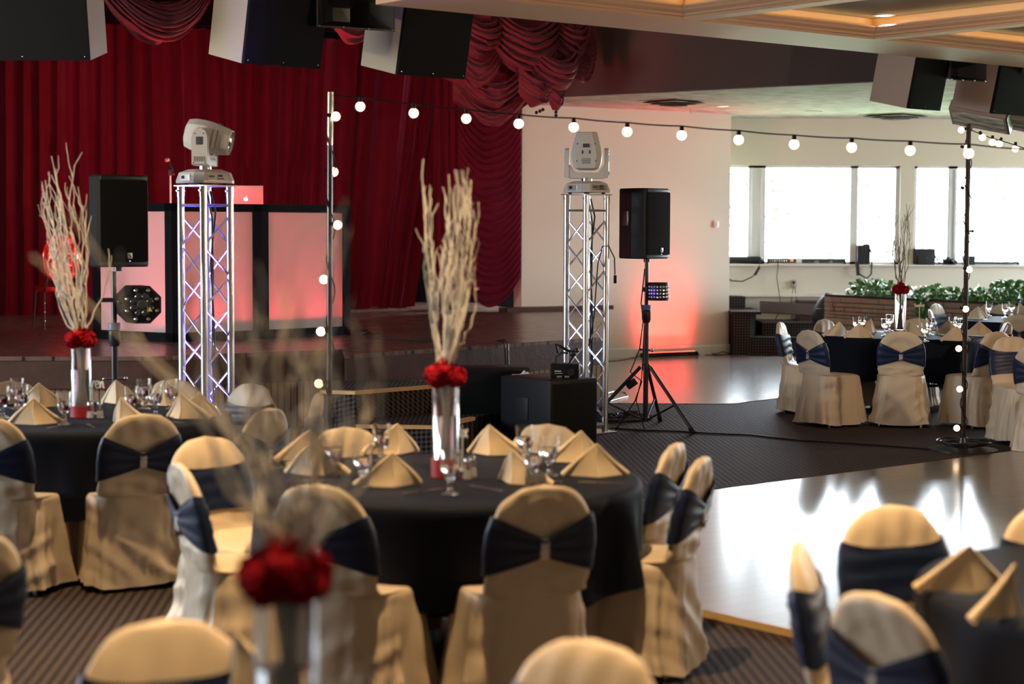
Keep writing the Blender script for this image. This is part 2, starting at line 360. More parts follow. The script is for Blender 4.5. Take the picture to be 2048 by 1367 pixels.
# ---------------------------------------------------------------- floors
GU = Vector((math.cos(R(38.5)), math.sin(R(38.5)), 0)); GV = Vector((-GU.y, GU.x, 0))    # the hall's grid
fl = MB().extrude([(-9.3, -4), (12.3, -4), (12.3, 26), (-9.3, 26)], -.1, 0)
struct('floor', fl, 'carpet')
tl = MB().extrude([at_z(-300, 806, 0)[:2], at_z(1180, 806, 0)[:2], at_z(1430, 808, 0)[:2], at_z(1470, 807, 0)[:2], at_z(1568, 795, 0)[:2],
                   at_z(1640, 730, 0)[:2], (5.4, 25.6), (-1.5, 25.6), (-9, 25.6)], 0.0, .006)
struct('floor_laminate', tl, 'tilefloor')
A = at_z(1400, 988.5, 0); B = at_z(2005, 909, 0)
U2 = (B - A).normalized(); V2 = Vector((-U2.y, U2.x, 0))
A = A - U2 * .35
C_ = at_z(1408, 1229, 0); D_ = at_z(1680, 1291, 0)
W2 = (D_ - C_).normalized()
# left corner of the dance floor = intersection of the two visible edges
def isect(p, d, q, e):
    k = d.x*e.y - d.y*e.x; t = ((q.x-p.x)*e.y - (q.y-p.y)*e.x)/k; return p + d*t
K = isect(A, U2, C_, W2)
P2 = B + U2*.12; P3 = P2 + W2*5.2; P4 = K + W2*5.2
dance = MB().extrude([K[:2], P4[:2], P3[:2], P2[:2]], 0, .022)
struct('floor_dance', dance, 'dance')
tr = MB()
for a, b in ((K, P2), (K, P4), (P2, P3)):
    d = (b-a).normalized(); n = Vector((-d.y, d.x, 0)); c = (a+b)/2
    if (c + n - (K+P3)/2).length < (c - n - (K+P3)/2).length: n = -n
    tr.add([a + Vector((0, 0, .0)), b, b + Vector((0, 0, .024)), a + Vector((0, 0, .024)), a + n*.035, b + n*.035],
           [(0, 1, 5, 4), (3, 2, 5, 4), (0, 3, 4), (1, 5, 2)])
struct('trim_1', tr, 'goldtrim')

# ---------------------------------------------------------------- stage
ZS = .67
def stg(px, py): return at_z(px, py, ZS)
e0 = stg(0, 712.5); e1 = stg(300, 712.5); e2 = stg(686, 698); e2b = stg(690, 709); e3 = stg(1124, 679.5); e4 = stg(1203, 674)
outl = [e1 + (e0-e1)*2.2, e1, e2, e2b, e3, e4]
wallA = Vector((.12, 23.0, 0)); wallB = Vector((3.02, 24.7, 0))
wd = (wallB - wallA).normalized()
end = isect(Vector((e4.x, e4.y, 0)), Vector((0.06, 1, 0)), wallA, wd)
poly = [(p.x, p.y) for p in outl] + [(end.x, end.y-.02), (wallA.x, wallA.y-.02), (wallA.x-.6, 25.6), (-9, 25.6), (-9, outl[0].y)]
struct('floor_stage', MB().extrude(poly, ZS-.035, ZS), 'stage')
def inset(i, d): # front outline pushed back by d
    p = outl[i]; return Vector((p.x + d*.45, p.y + d, 0))
ins = [inset(i, .02) for i in range(6)]
pf = [(p.x, p.y) for p in ins] + [(end.x-.02, end.y-.03), (-2, 25), (-9, 25), (-9, ins[0].y)]
struct('trim_2', MB().extrude(pf, .40, ZS-.036), 'fascia')
ins = [inset(i, .10) for i in range(6)]
pf = [(p.x, p.y) for p in ins] + [(end.x-.1, end.y-.05), (-2, 25), (-9, 25), (-9, ins[0].y)]
struct('wall_stage_front', MB().extrude(pf, .0, .40), 'bead')
# plinth under the white wall on stage
n_ = Vector((wd.y, -wd.x, 0))
pl = wallA + wd*-.35 + n_*.02; pr = Vector((end.x, end.y, 0)) + n_*.02
struct('trim_3', MB().extrude([pl[:2], (pl + n_*.22)[:2], (pr + n_*.16)[:2], pr[:2]], ZS+.001, ZS+.055), 'fascia')

# carpeted steps up to the stage, oak nosings
def stepset(name, pts_px, z, back, label_):
    front = [at_z(x, y, z) for x, y in pts_px]
    o = [(p.x, p.y) for p in front] + [(front[-1].x+.05, back), (front[0].x-.05, back)]
    return front, MB().extrude(o, 0.0, z)
f1, m1 = stepset('s', [(640, 781), (711, 783), (972, 763)], .455, 14.95, '')
f2, m2 = stepset('s', [(712, 850), (866, 852), (978, 828)], .235, 14.5, '')
steps = thing('stage_steps', 'dark carpeted steps with oak nosings leading up to the stage', 'steps', (f1[1].x, 14.3, 0))
def P(o, root):
    o.parent = root; o.matrix_parent_inverse = Matrix.Translation(-root.location); return o
mm = MB(); mm.v = [(v[0]-f1[1].x, v[1]-14.3, v[2]) for v in m1.v]; mm.f = m1.f; mm.build('upper_step', 'stepcarpet', steps, False)
mm = MB(); mm.v = [(v[0]-f1[1].x, v[1]-14.3, v[2]) for v in m2.v]; mm.f = m2.f; mm.build('lower_step', 'stepcarpet', steps, False)
for fr, zt, cut in ((f1, .455, 1.0), (f2, .235, .72)):
    n = MB(); q = [p.copy() for p in fr]; q[-1] = q[-2] + (q[-1]-q[-2])*cut
    for a, b in zip(q, q[1:]):
        a = a - Vector((f1[1].x, 14.3, 0)); b = b - Vector((f1[1].x, 14.3, 0)); d = (b-a).normalized(); nn = Vector((d.y, -d.x, 0))
        n.add([a+nn*.012+Vector((0, 0, .006)), b+nn*.012+Vector((0, 0, .006)), b-nn*.035+Vector((0, 0, .006)), a-nn*.035+Vector((0, 0, .006)),
               a+nn*.012-Vector((0, 0, .022)), b+nn*.012-Vector((0, 0, .022)), b-nn*.035-Vector((0, 0, .022)), a-nn*.035-Vector((0, 0, .022))],
              [(0, 1, 2, 3), (4, 5, 1, 0), (7, 6, 5, 4), (3, 2, 6, 7), (0, 3, 7, 4), (1, 5, 6, 2)])
    n.build('nosing', 'nosing', steps, False)

# ---------------------------------------------------------------- walls
ZC = 3.33
wt = Vector((wd.y, -wd.x, 0)) * -.2
wl = MB().extrude([wallA[:2], wallB[:2], (wallB+wt)[:2], (wallA+wt)[:2]], 0, ZC+1.2)
struct('wall_white', wl, 'wall')
# its right end returns back to the window wall
struct('wall_return', MB().extrude([(wallB.x, wallB.y), (wallB.x-.2, wallB.y), (wallB.x-.2, WY+.1), (wallB.x-.02, WY+.1)], 0, ZC), 'wall')
ba = Vector((end.x+.02, end.y, 0)); ba = wallA + wd*((ba-wallA).dot(wd)); bb = wallB + wd*.22
n_ = Vector((wd.y, -wd.x, 0))
def prof_strip(a, b, n, prof):
    m = MB(); k = len(prof)
    m.add([a + n*o + Vector((0, 0, z)) for o, z in prof] + [b + n*o + Vector((0, 0, z)) for o, z in prof],
          [(i, (i+1) % k, k+(i+1) % k, k+i) for i in range(k)] + [tuple(range(k)), tuple(range(k, 2*k))[::-1]]); return m
struct('baseboard_white', prof_strip(ba, bb, n_, [(0, 0), (.02, 0), (.02, .12), (.008, .14), (0, .14)]), 'trimpaint')

# back wall with windows: piers, head, sill
SZ, HZ = 1.235, 2.655
def xat(px): return at_y(px, 420, WY).x
gaps = [(wallB.x-.1, xat(1800)), (xat(1828), 12.0)]
bw = MB()
bw.box(((2.9+12.2)/2, WY+.1, SZ/2), (9.3, .2, SZ)); bw.box(((2.9+12.2)/2, WY+.1, (HZ+ZC+.1)/2), (9.3, .2, ZC+.1-HZ))
bw.box(((gaps[0][1]+gaps[1][0])/2, WY+.1, (SZ+HZ)/2), (gaps[1][0]-gaps[0][1], .2, HZ-SZ))
struct('wall_back', bw, 'wall')
struct('trim_4', MB().box((8, WY-.02, SZ-.012), (9.9, .10, .024)), 'trimpaint')
def mk_window(name, x0, x1, muls, z0=SZ, z1=HZ, y=WY, axis='y', fr=.055):
    f = MB(); d = .07
    def bar(a0, a1, zz0, zz1):
        c = ((a0+a1)/2, y+.11, (zz0+zz1)/2); sz = (a1-a0, d, zz1-zz0)
        if axis == 'x': c = (y, (a0+a1)/2, (zz0+zz1)/2); sz = (d, a1-a0, zz1-zz0)
        f.box(c, sz)
    bar(x0, x1, z0, z0+fr*.7); bar(x0, x1, z1-fr*.6, z1); bar(x0, x0+fr, z0, z1); bar(x1-fr, x1, z0, z1)
    for a, wdt in muls: bar(a-wdt/2, a+wdt/2, z0, z1); (f.box((a-wdt*.28, y+.065, (z0+z1)/2), (.02, .03, z1-z0-.1)).box((a+wdt*.28, y+.065, (z0+z1)/2), (.02, .03, z1-z0-.1)) if axis == 'y' and wdt > .12 else None)
    o = f.build(name, 'frame', None, False); o['kind'] = 'structure'
    g = MB()
    if axis == 'y': g.box(((x0+x1)/2, y+.115, (z0+z1)/2), (x1-x0-.02, .006, z1-z0-.02))
    else: g.box((y, (x0+x1)/2, (z0+z1)/2), (.006, x1-x0-.02, z1-z0-.02))
    g.build('pane', 'pane', o, False)
    return o
mk_window('window_1', gaps[0][0], gaps[0][1], [(xat(1515), .25), (xat(1710), .11)])
mk_window('window_2', gaps[1][0], gaps[1][1], [(xat(1907), .13), (xat(1907)+1.75, .13), (xat(1907)+3.0, .25)], z1=HZ)
# window bay beyond the right edge and behind to the left
def side_wall(name, x, y0, y1, z0, z1, oy0, oy1, ztop, inn):
    m = MB(); a, b = oy0, oy1
    lo, hi = y0, y1
    m.box((x, (lo+hi)/2, z0/2), (.2, hi-lo, z0)); m.box((x, (lo+hi)/2, (z1+ztop)/2), (.2, hi-lo, ztop-z1))
    m.box((x, (lo+a)/2, (z0+z1)/2), (.2, a-lo, z1-z0)); m.box((x, (b+hi)/2, (z0+z1)/2), (.2, hi-b, z1-z0))
    struct(name, m, 'wall')
side_wall('wall_right', 12.2, -4, 26, .8, 2.7, 20.0, 24.8, 5.0, -1)
mk_window('window_3', 20.0, 24.8, [(y, .15) for y in (21.6, 23.2)], .8, 2.7, 12.2, 'x')
side_wall('wall_left', -9.2, -4, 26, .8, 2.6, 6.5, 12.5, 5.0, 1)
mk_window('window_4', 6.5, 12.5, [(8.5, .15), (10.5, .15)], .8, 2.6, -9.2, 'x')
struct('wall_behind', MB().box((1.5, -4.1, 2.5), (21.6, .2, 5)), 'wall')
struct('wall_stage_back', MB().box((-4.4, 25.9, 2.6), (10, .2, 5.2)), 'dark')
struct('wall_stage_left', MB().box((-9.0, 20.5, 2.6), (.1, 11, 5.2)), 'dark')

# ---------------------------------------------------------------- ceilings
b0 = Vector((.15, 21.95, 0)); b1 = Vector((3.86, 19.3, 0)); b2 = b1 + (b1-b0).normalized()*5.2
lowc = [(-.1, 22.8), (b0.x, b0.y), (b2.x, b2.y), (12.1, 16), (12.1, 25.8), (2.8, 25.8), (.1, 23.2)]
struct('ceiling_low', MB().extrude(lowc, ZC, ZC+.1), 'lowceil')
bn = (b1-b0).normalized(); bnn = Vector((bn.y, -bn.x, 0))*.12
bk = MB(); top0, top1, top2 = 4.4, 3.66, 3.0
bk.add([b0, b1, b2, b0+bnn, b1+bnn, b2+bnn], [])
k = [Vector((p.x, p.y, z)) for p, z in ((b0, ZC-.005), (b2, ZC-.005), (b2, 3.7), (b1, 3.70), (b0, 4.75))]
k2 = [p + bnn for p in k]
bk = MB().add(k + k2, [(0, 1, 2, 3, 4), (9, 8, 7, 6, 5)] + [(i, 5+i, 5+(i+1) % 5, (i+1) % 5) for i in range(5)])
struct('wall_bulkhead', bk, 'bulk')
# sloping strip of ceiling that dies into the bulkhead, then the coffers
O3 = Vector((-.96, 12.5, 3.3)); 
k = [Vector((b0.x, b0.y, 4.75)), Vector((b1.x, b1.y, 3.70)), Vector((b2.x, b2.y, 3.70)), O3 + GU*14 + Vector((0, 0, .55)), O3 + GU*6 + GV*.2 + Vector((0, 0, .55)), O3 + GU*.2 + GV*.4 + Vector((0, 0, 1.45))]
struct('ceiling_slope', MB().add(k, [(0, 1, 4, 5), (1, 2, 3, 4)]), 'ceil')
struct('ceiling_main', MB().box((1.5, 11, 4.95), (21.8, 30.4, .1)), 'ceil')
# coffered ceiling
def G(u, v, z): return Vector((O3.x, O3.y, 0)) + GU*u + GV*v + Vector((0, 0, z))
PER = 2.14; OPN = 1.98; V0 = -.75; U0 = .26; PERV = 5.0; OPNV = 4.8
nu_, nv_ = 6, 1
bm_ = MB(); zb = 3.30
# flat soffit: far strip, left strip, ribs
def slab(u0, u1, v0, v1, z0=3.30, z1=3.34, mb=None):
    mb.add([G(u0, v0, z0), G(u1, v0, z0), G(u1, v1, z0), G(u0, v1, z0), G(u0, v0, z1), G(u1, v0, z1), G(u1, v1, z1), G(u0, v1, z1)],
           [(0, 1, 2, 3), (7, 6, 5, 4), (0, 4, 5, 1), (1, 5, 6, 2), (2, 6, 7, 3), (3, 7, 4, 0)])
UMAX = U0 + PER*nu_; VMIN = V0 - PERV*nv_
slab(0, UMAX, V0, 0, mb=bm_, z1=4.0)
slab(0, U0, VMIN, V0, mb=bm_, z1=4.0)
for i in range(nu_): slab(U0+PER*i+OPN, U0+PER*(i+1), VMIN, V0, mb=bm_, z1=4.0)
for j in range(nv_): slab(U0, UMAX, V0-PERV*(j+1), V0-PERV*j-OPNV, mb=bm_, z1=4.0)
slab(-.0, UMAX, VMIN-.6, VMIN, mb=bm_, z1=4.6)
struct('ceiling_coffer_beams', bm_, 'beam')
PROF = [(0, 3.30), (.02, 3.316), (.06, 3.317), (.075, 3.330), (.13, 3.344), (.15, 3.358), (.17, 3.359), (.18, 3.366), (.19, 3.367), (.19, 3.378), (.05, 3.380), (.05, 3.455)]
cf = MB(); pn = MB(); led = MB()
for i in range(nu_):
    for j in range(nv_):
        u0, u1 = U0+PER*i, U0+PER*i+OPN; v1 = V0-PERV*j; v0 = v1-OPNV
        rings = []
        for ins_, z in PROF: rings.append([G(u0+ins_, v0+ins_, z), G(u1-ins_, v0+ins_, z), G(u1-ins_, v1-ins_, z), G(u0+ins_, v1-ins_, z)])
        vs = [p for r_ in rings for p in r_]
        cf.add(vs, [(4*a+b, 4*a+(b+1) % 4, 4*a+4+(b+1) % 4, 4*a+4+b) for a in range(len(rings)-1) for b in range(4)])
        pn.add(rings[-1], [(0, 1, 2, 3)])
        if i < 5 and j < 2:
            for (a0, a1, c0, c1) in ((u0+.10, u1-.10, v1-.12, v1-.10), (u0+.10, u1-.10, v0+.10, v0+.12), (u0+.10, u0+.12, v0+.1, v1-.1), (u1-.12, u1-.10, v0+.1, v1-.1)):
                slab(a0, a1, c0, c1, 3.3805, 3.3825, led)
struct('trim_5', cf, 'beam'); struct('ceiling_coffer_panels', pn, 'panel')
tag(led.build('cove_light_strip', 'coveled', None, False), 'warm glowing light strips hidden on the ledges of the ceiling coffers', 'cove light')

def downlight(p, label, energy, color=(1, .87, .72), angle=110, spotl=True, r=.065):
    t = thing('recessed_downlight', label, 'ceiling light', p, 0, 'recessed downlights in the ceiling')
    MB().lathe([(r+.02, -.002), (r+.022, -.008), (r, -.012), (r-.005, .0)], 24).build('trim_ring', 'trimpaint', t)
    MB().lathe([(.001, -.004), (r-.003, -.004), (r-.003, -.001), (.001, -.001)], 24).build('lens', 'downlens', t)
    if spotl:
        l = spot('downlight_lamp', Vector(p)+Vector((0, 0, -.03)), Vector(p)+Vector((0, 0, -2)), energy, color, angle, .5, .06)
    return t
downlight(at_z(1768, 29, 3.454), 'recessed downlight in the brown panel of the coffered ceiling', 60)
downlight(at_z(1445, 211.5, ZC-.001), 'recessed downlight in the pale ceiling above the white wall', 25)
# ceiling vents in the pale ceiling
def vent(p, rz, sz, label):
    t = thing('ceiling_vent', label, 'ceiling vent', p, rz)
    MB().box((0, 0, -.004), (sz, sz, .008)).build('backing_plate', 'vent', t, False)
    for i, k in enumerate((.80, .58, .36)):
        a = sz*k/2; b = sz*(k-.10)/2; z0 = -.012-.018*i; m = MB()
        ring = lambda h, z: [(-h, -h, z), (h, -h, z), (h, h, z), (-h, h, z)]
        m.add(ring(a*1.12, z0-.014) + ring(b, z0+.004) + ring(b*.98, z0-.0) + ring(a*1.12, z0-.018), [(c*4+d, c*4+(d+1) % 4, ((c+1) % 4)*4+(d+1) % 4, ((c+1) % 4)*4+d) for c in range(4) for d in range(4)])
        m.build('louver', 'ventdark', t, False)
vent(at_z(1347, 201, ZC-.001), R(45), .62, 'square ceiling vent near the bulkhead, above the end of the stage')
vent(at_z(1791, 229, ZC-.001), R(45), .72, 'square ceiling vent above the windows')
t = thing('ceiling_grille', 'tiny flat ceiling grille left of the window vent', 'ceiling vent', at_z(1627, 222, ZC-.001))
MB().rbox((0, 0, -.004), (.22, .10, .008), .002).build('plate', 'vent', t)
# sprinkler
t = thing('fire_sprinkler', 'small fire sprinkler head under the pale ceiling left of the downlight', 'sprinkler', at_z(1381, 218, ZC-.001))
MB().cyl((0, 0, 0), (0, 0, -.01), .03, n=16).build('escutcheon', 'chrome', t); MB().cyl((0, 0, -.01), (0, 0, -.05), .008).cyl((0, 0, -.05), (0, 0, -.053), .018, n=12).build('head', 'chrome', t)

# ---------------------------------------------------------------- steps to the window platform, planter
rs = thing('platform_steps', 'carpeted steps beside the white wall climbing to the window platform', 'steps', (3.6, 24.9, 0))
def prism_px(mb, pts, z0, z1, off):
    mb.extrude([(p[0]-off[0], p[1]-off[1]) for p in pts], z0, z1)
of = (3.6, 24.9)
xa = (1489-1024)/146.*1.0
g1 = at_z(1489, 711, 0)
s1 = MB(); prism_px(s1, [(g1.x, g1.y), (g1.x+2.2, g1.y), (g1.x+2.2, WY-.05), (g1.x, WY-.05)], 0, .255, of); s1.build('lower_step', 'stepcarpet', rs, False)
x2 = at_y(1524, 650, g1.y+.35).x
s2 = MB(); prism_px(s2, [(x2, g1.y+.35), (x2+1.9, g1.y+.35), (x2+1.9, WY-.04), (x2, WY-.04)], .256, .44, of); s2.build('middle_step', 'stepcarpet', rs, False)
s3 = MB(); y3 = g1.y-.02
xl, xr = wallB.x+.015, at_y(1522, 630, y3).x
prism_px(s3, [(xl, y3), (xr-.15, y3), (xr, y3+.5), (xr, WY-.04), (xl, WY-.04)], 0.0, .57, of)
prism_px(s3, [(xl-.03, y3-.03), (xr, y3-.03), (xr+.03, y3+.5), (xr+.03, WY-.04), (xl, WY-.04)], .571, .61, of); s3.build('landing', 'stepcarpet', rs, False)
s4 = MB(); prism_px(s4, [(xl, WY-.45), (xr-.1, WY-.45), (xr-.1, WY-.04), (xl, WY-.04)], .611, .78, of); s4.build('top_step', 'stepcarpet', rs, False)
struct('floor_platform', MB().box((7.6, WY-.25, .40), (7.0, .46, .64)), 'fascia')
struct('trim_6', MB().box((7.0, WY-.05, .79), (8.0, .1, .045)), 'trimpaint')
bd = thing('leaning_board', 'grey board lying askew on the platform steps below the outlet', 'board', at_y(1585, 617, g1.y+.62))
MB().box((0, 0, 0), (.92, .03, .17), Matrix.Rotation(R(3), 3, 'Y') @ Matrix.Rotation(R(-25), 3, 'X')).build('panel', 'bulk', bd, False)

# stone planter: individual ledge stones in one masonry mesh
p0 = at_z(1652, 588, .86); p1 = at_z(2060, 607, .86)
pd = (p1-p0); L = pd.length+1.2; pd.normalize(); pn_ = Vector((-pd.y, pd.x, 0))
pang = math.atan2(pd.y, pd.x)
pt = thing('stone_planter', 'long low planter of brown stacked ledgestone in front of the window wall', 'planter', (p0.x, p0.y, 0), pang)
random.seed(5)
core = MB().box((L/2+.02, .25, .415), (L-.06, .42, .83)); core.build('mortar_core', 'mortar', pt, False)
st = MB(); z = 0.0
while z < .80:
    h = random.choice([.045, .06, .075, .085]); x = -.02 - random.random()*.1
    while x < L:
        wd_ = random.uniform(.14, .48)*(1.2 if h < .07 else .9); dd = random.uniform(.0, .018)
        x0 = max(x, -.0); 
        if x+wd_-x0 > .03: st.rbox(((x0+x+wd_)/2, .02-dd, z+h/2), (x+wd_-x0-.008, .05, h-.008), .007)
        x += wd_
    # left end
    y = 0.0
    while y < .48:
        wd_ = min(random.uniform(.12, .3), .50-y)
        if wd_ < .04: break
        st.rbox((.0-random.uniform(0, .012), y+wd_/2, z+h/2), (.05, wd_-.008, h-.008), .007); y += wd_
    z += h
st.build('ledgestone', 'stone', pt, True)
MB().box((L/2, .245, .845), (L+.04, .50, .03)).build('cap', 'mortar', pt, False)
def ivy(u, n, spread, seed, label, droop=0, hgt=.20):
    random.seed(seed); m = MB(); c = Vector((p0.x, p0.y, .85)) + pd*u + pn_*.22
    st_ = MB()
    for i in range(n):
        a = random.uniform(0, 2*PI); r = random.random()**.7
        q = Vector((math.cos(a)*r*spread, math.sin(a)*r*.22, -.01 + random.random()**1.3*hgt*(1-r*.25)))
        if droop and random.random() < .25: q = Vector((random.uniform(-.2, .25)*spread, -.24-random.random()*.06, -random.random()*droop))
        q = Matrix.Rotation(pang, 3, 'Z') @ q
        nrm = Vector((random.gauss(0, .6), random.gauss(-.3, .6), random.uniform(.2, 1))).normalized()
        x, y = frame_to(nrm); t_ = random.uniform(0, 2*PI); x, y = x*math.cos(t_)+y*math.sin(t_), y*math.cos(t_)-x*math.sin(t_)
        s_ = random.uniform(.020, .046)
        sh = [(0, -.9), (.8, -.8), (.75, 0), (1.0, .5), (.35, .55), (0, 1.25), (-.35, .55), (-1.0, .5), (-.75, 0), (-.8, -.8)]
        m.add([q + nrm*.15*s_] + [q + x*a_*s_ + y*b_*s_ - nrm*s_*.15*(a_*a_) for a_, b_ in sh], [(0, k_+1, (k_+1) % 10+1) for k_ in range(10)])
    for i in range(14):
        a = random.uniform(0, 2*PI); e = Vector((math.cos(a)*spread*.7, math.sin(a)*.15, random.uniform(.05, hgt*.8)))
        st_.tube([Matrix.Rotation(pang, 3, 'Z') @ Vector((0, 0, 0)), Matrix.Rotation(pang, 3, 'Z') @ (e*.5 + Vector((0, 0, .08))), Matrix.Rotation(pang, 3, 'Z') @ e], .003, 5)
    t = thing('ivy_plant', label, 'plant', c, 0, 'ivy plants on the stone planter')
    m.build('foliage', 'leaf', t, False); st_.build('stem', 'bark', t)
ivy(.62, 230, .40, 1, 'leftmost ivy clump on the planter, near the shoulder bag', hgt=.25)
ivy(1.05, 90, .2, 6, 'small ivy sprig on the planter just left of the vase with bare twigs')
ivy(1.75, 230, .38, 2, 'ivy clump on the planter trailing down its front, right of the bare-twig vase', droop=.28)
ivy(2.40, 200, .34, 3, 'ivy clump on the planter left of the light pole')
ivy(2.95, 260, .36, 4, 'tall dense ivy clump on the planter just right of the light pole', hgt=.32)
ivy(3.45, 200, .32, 7, 'rightmost ivy clump on the planter at the edge of view')

# ---------------------------------------------------------------- outdoors beyond the glass
struct('ground_outside', MB().box((8, 60, -1.3), (120, 68, .2)), 'grass')
def tree(x, y, h, seed, label):
    random.seed(seed); t = thing('garden_tree', label, 'tree', (x, y, -1.2), 0, 'pale trees outside the windows')
    MB().cyl((0, 0, 0), (0, 0, h*.6), .16, .08).build('trunk', 'bark', t)
    m = MB()
    for i in range(230):
        a = random.uniform(0, 2*PI); ph = random.uniform(-1, 1); r = random.random()**.4
        q = Vector((math.cos(a)*r*1.9, math.sin(a)*r*1.6, h*.62 + ph*h*.32)); x_, y_ = frame_to((random.gauss(0, 1), random.gauss(0, 1), random.gauss(0, 1)+.01)); s_ = random.uniform(.06, .13)
        m.add([q-x_*s_, q-y_*s_*.5, q+x_*s_, q+y_*s_*.5], [(0, 1, 2, 3)])
    m.build('foliage', 'tree', t, False)
tree(6.3, 41, 4.6, 1, 'sparse pale tree seen through the wide left window')
tree(9.9, 42, 4.4, 2, 'pale tree seen through the glass beside the wall pier')
tree(15.5, 52, 4.0, 3, 'pale distant tree at the right edge of the windows')

# ---------------------------------------------------------------- curtains and valances
def curtain(name, px0, px1, y0, y1, zb, zt, folds, amp, seed, label, m='velvet', nv=24, nu=None, slant=0):
    random.seed(seed); ph = [random.uniform(0, 6.28) for _ in range(6)]
    a = at_y(px0, 500, y0); b = at_y(px1, 500, y1); a.z = b.z = 0
    d = b-a; L = d.length; d.normalize(); n = Vector((d.y, -d.x, 0))
    nu = nu or int(folds*14)
    def f(u, v):
        uu = u*folds + .35*math.sin(u*9+ph[0]) + .22*math.sin(u*23+ph[1]) + .25*(v-.5)*math.sin(u*5+ph[2])
        s_ = math.sin(2*PI*uu); o = amp*(math.copysign(abs(s_)**.7, s_)*(.75+.35*math.sin(u*13+ph[3])) + .35*math.sin(4*PI*uu+ph[4]+v*2))
        o += .02*noise.noise(Vector((u*L*3, v*2, seed)))
        return a + d*(u*L*(1 - slant*(1-v)**1.0) + .35*amp*math.cos(2*PI*uu)) + n*o*(1.1-.25*v) + Vector((0, 0, zb+(zt-zb)*v + (.012*math.sin(uu*6.28) if v < .01 else 0)))
    return tag(MB().grid(f, nu, nv).build(name, m, None, True, sharp=80), label, 'curtain')
curtain('stage_curtain', -260, 470, 20.6, 22.9, ZS+.01, 4.25, 17, .12, 3, 'left half of the long pleated red velvet stage curtain')
curtain('stage_curtain', 455, 905, 22.8, 24.1, ZS+.01, 4.2, 11, .12, 5, 'right half of the pleated red velvet stage curtain behind the booth', slant=.19)
curtain('side_drape', 868, 925, 23.3, 23.2, ZS+.01, 4.0, 3, .04, 8, 'narrow bright red drape beside the gathered side curtain')

def swag_fn(a, b, zt, zb, sag, nf, amp, bulge, seed, scallop=0., gather=.1, bott=.0):
    a, b = Vector(a), Vector(b); d = b-a; L = d.length; d.normalize(); n = Vector((d.y, -d.x, 0)); 
    if n.y > 0: n = -n
    H = zt-zb
    def f(u, v):
        par = 4*u*(1-u)
        nz = noise.noise(Vector((u*3+seed, v*6, seed*1.7)))*.55 + noise.noise(Vector((u*9, v*14+seed, 2)))*.15
        ph = nf*v + nz
        s_ = math.sin(2*PI*ph); saw = (1-abs(((ph % 1)-.5)*2))**.8
        z = zt - v*(H - sag*0) - sag*par*(1 if not scallop else (1-scallop*(1-v)))
        edge = .28 + .72*math.sin(PI*u)**.6
        o = amp*(saw*1.5-.4)*edge + bulge*math.sin(PI*u)**.8*math.sin(PI*min(1, max(0, v*.92+.08)))**.7
        z -= amp*.5*s_*edge
        return a + d*(u*L) + n*o + Vector((0, 0, z))
    return f
def pxline(px0, px1, y0, y1):
    a = at_y(px0, 400, y0); b = at_y(px1, 400, y1); a.z = b.z = 0; return a, b
a, b = pxline(916, 1042, 22.85, 22.95)
tag(MB().grid(swag_fn(a, b, 3.46, ZS+.45, .38, 23, .045, .10, 4), 26, 330).build('gathered_side_curtain', 'velvet', None, True, sharp=80),
    'tall burgundy curtain gathered in many scalloped swags beside the white wall', 'curtain')
t = thing('balloon_valance', 'bulky burgundy balloon valance bunched at the stage corner under the ceiling beam', 'valance', at_y(1040, 130, 21))
t.location = (0, 0, 0)
def pz(py, y): return EYE.z + (453-py)/F*y*1.004
def swagpx(parent, px0, px1, y0, y1, py_top, py_bot, sagpx, nf, amp, bulge, seed, m='velvet2', res=(28, 90)):
    ym = (y0+y1)/2; a, b = pxline(px0, px1, y0, y1)
    return MB().grid(swag_fn(a, b, pz(py_top, ym), pz(py_bot-sagpx, ym), sagpx/F*ym, nf, amp, bulge, seed), *res).build('swag', m, parent, True, sharp=80)
swagpx(t, 905, 1010, 19.9, 20.3, 20, 108, 34, 5, .08, .16, 1)
swagpx(t, 980, 1122, 20.2, 20.4, 10, 148, 52, 7, .10, .30, 2)
swagpx(t, 1088, 1168, 20.3, 20.7, 14, 128, 44, 6, .08, .22, 3)
swagpx(t, 1050, 1150, 20.2, 20.5, 78, 188, 52, 6, .09, .32, 4)
swagpx(t, 1136, 1182, 20.5, 21.0, 40, 172, 26, 9, .035, .14, 5)
swagpx(t, 918, 1000, 20.5, 20.5, 88, 176, 40, 4, .05, .12, 6)
swagpx(t, 925, 1046, 20.7, 20.8, 130, 216, 40, 4, .055, .16, 7)
swagpx(t, 922, 1052, 20.9, 20.9, 175, 252, 48, 3, .05, .12, 8)
swagpx(t, 1036, 1102, 20.2, 20.4, 130, 219, 30, 3, .05, .22, 9)
swagpx(t, 1096, 1126, 20.2, 20.3, 150, 226, 22, 3, .03, .10, 10)
swagpx(t, 880, 1150, 21.3, 21.4, -20, 190, 30, 5, .05, .05, 21)
swagpx(t, 905, 1060, 21.2, 21.3, 60, 235, 30, 4, .05, .05, 22)
fr = MB(); random.seed(2)
for cx_, cy_ in ((1080, 222), (1086, 219), (1112, 224), (1112, 231), (1073, 225)):
    fr.sphere(at_y(cx_, cy_, 20.15), .02, 8, 6)
fr.build('tassel_fringe', 'black', t)
t = thing('swag_valance', 'burgundy swag valance between the hanging speakers above the stage', 'valance', (0, 0, 0))
swagpx(t, 200, 425, 16.2, 16.9, -70, 94, 92, 9, .06, .2, 11)
t = thing('swag_valance', 'small burgundy swag tail behind the horn speaker above the stage', 'valance', (0, 0, 0))
swagpx(t, 640, 760, 18.0, 18.4, -60, 92, 60, 6, .05, .15, 12)
struct('trim_7', MB().box((-3.0, 22.3, 4.45), (9, .2, .5), Matrix.Rotation(R(18), 3, 'Z')), 'dark')

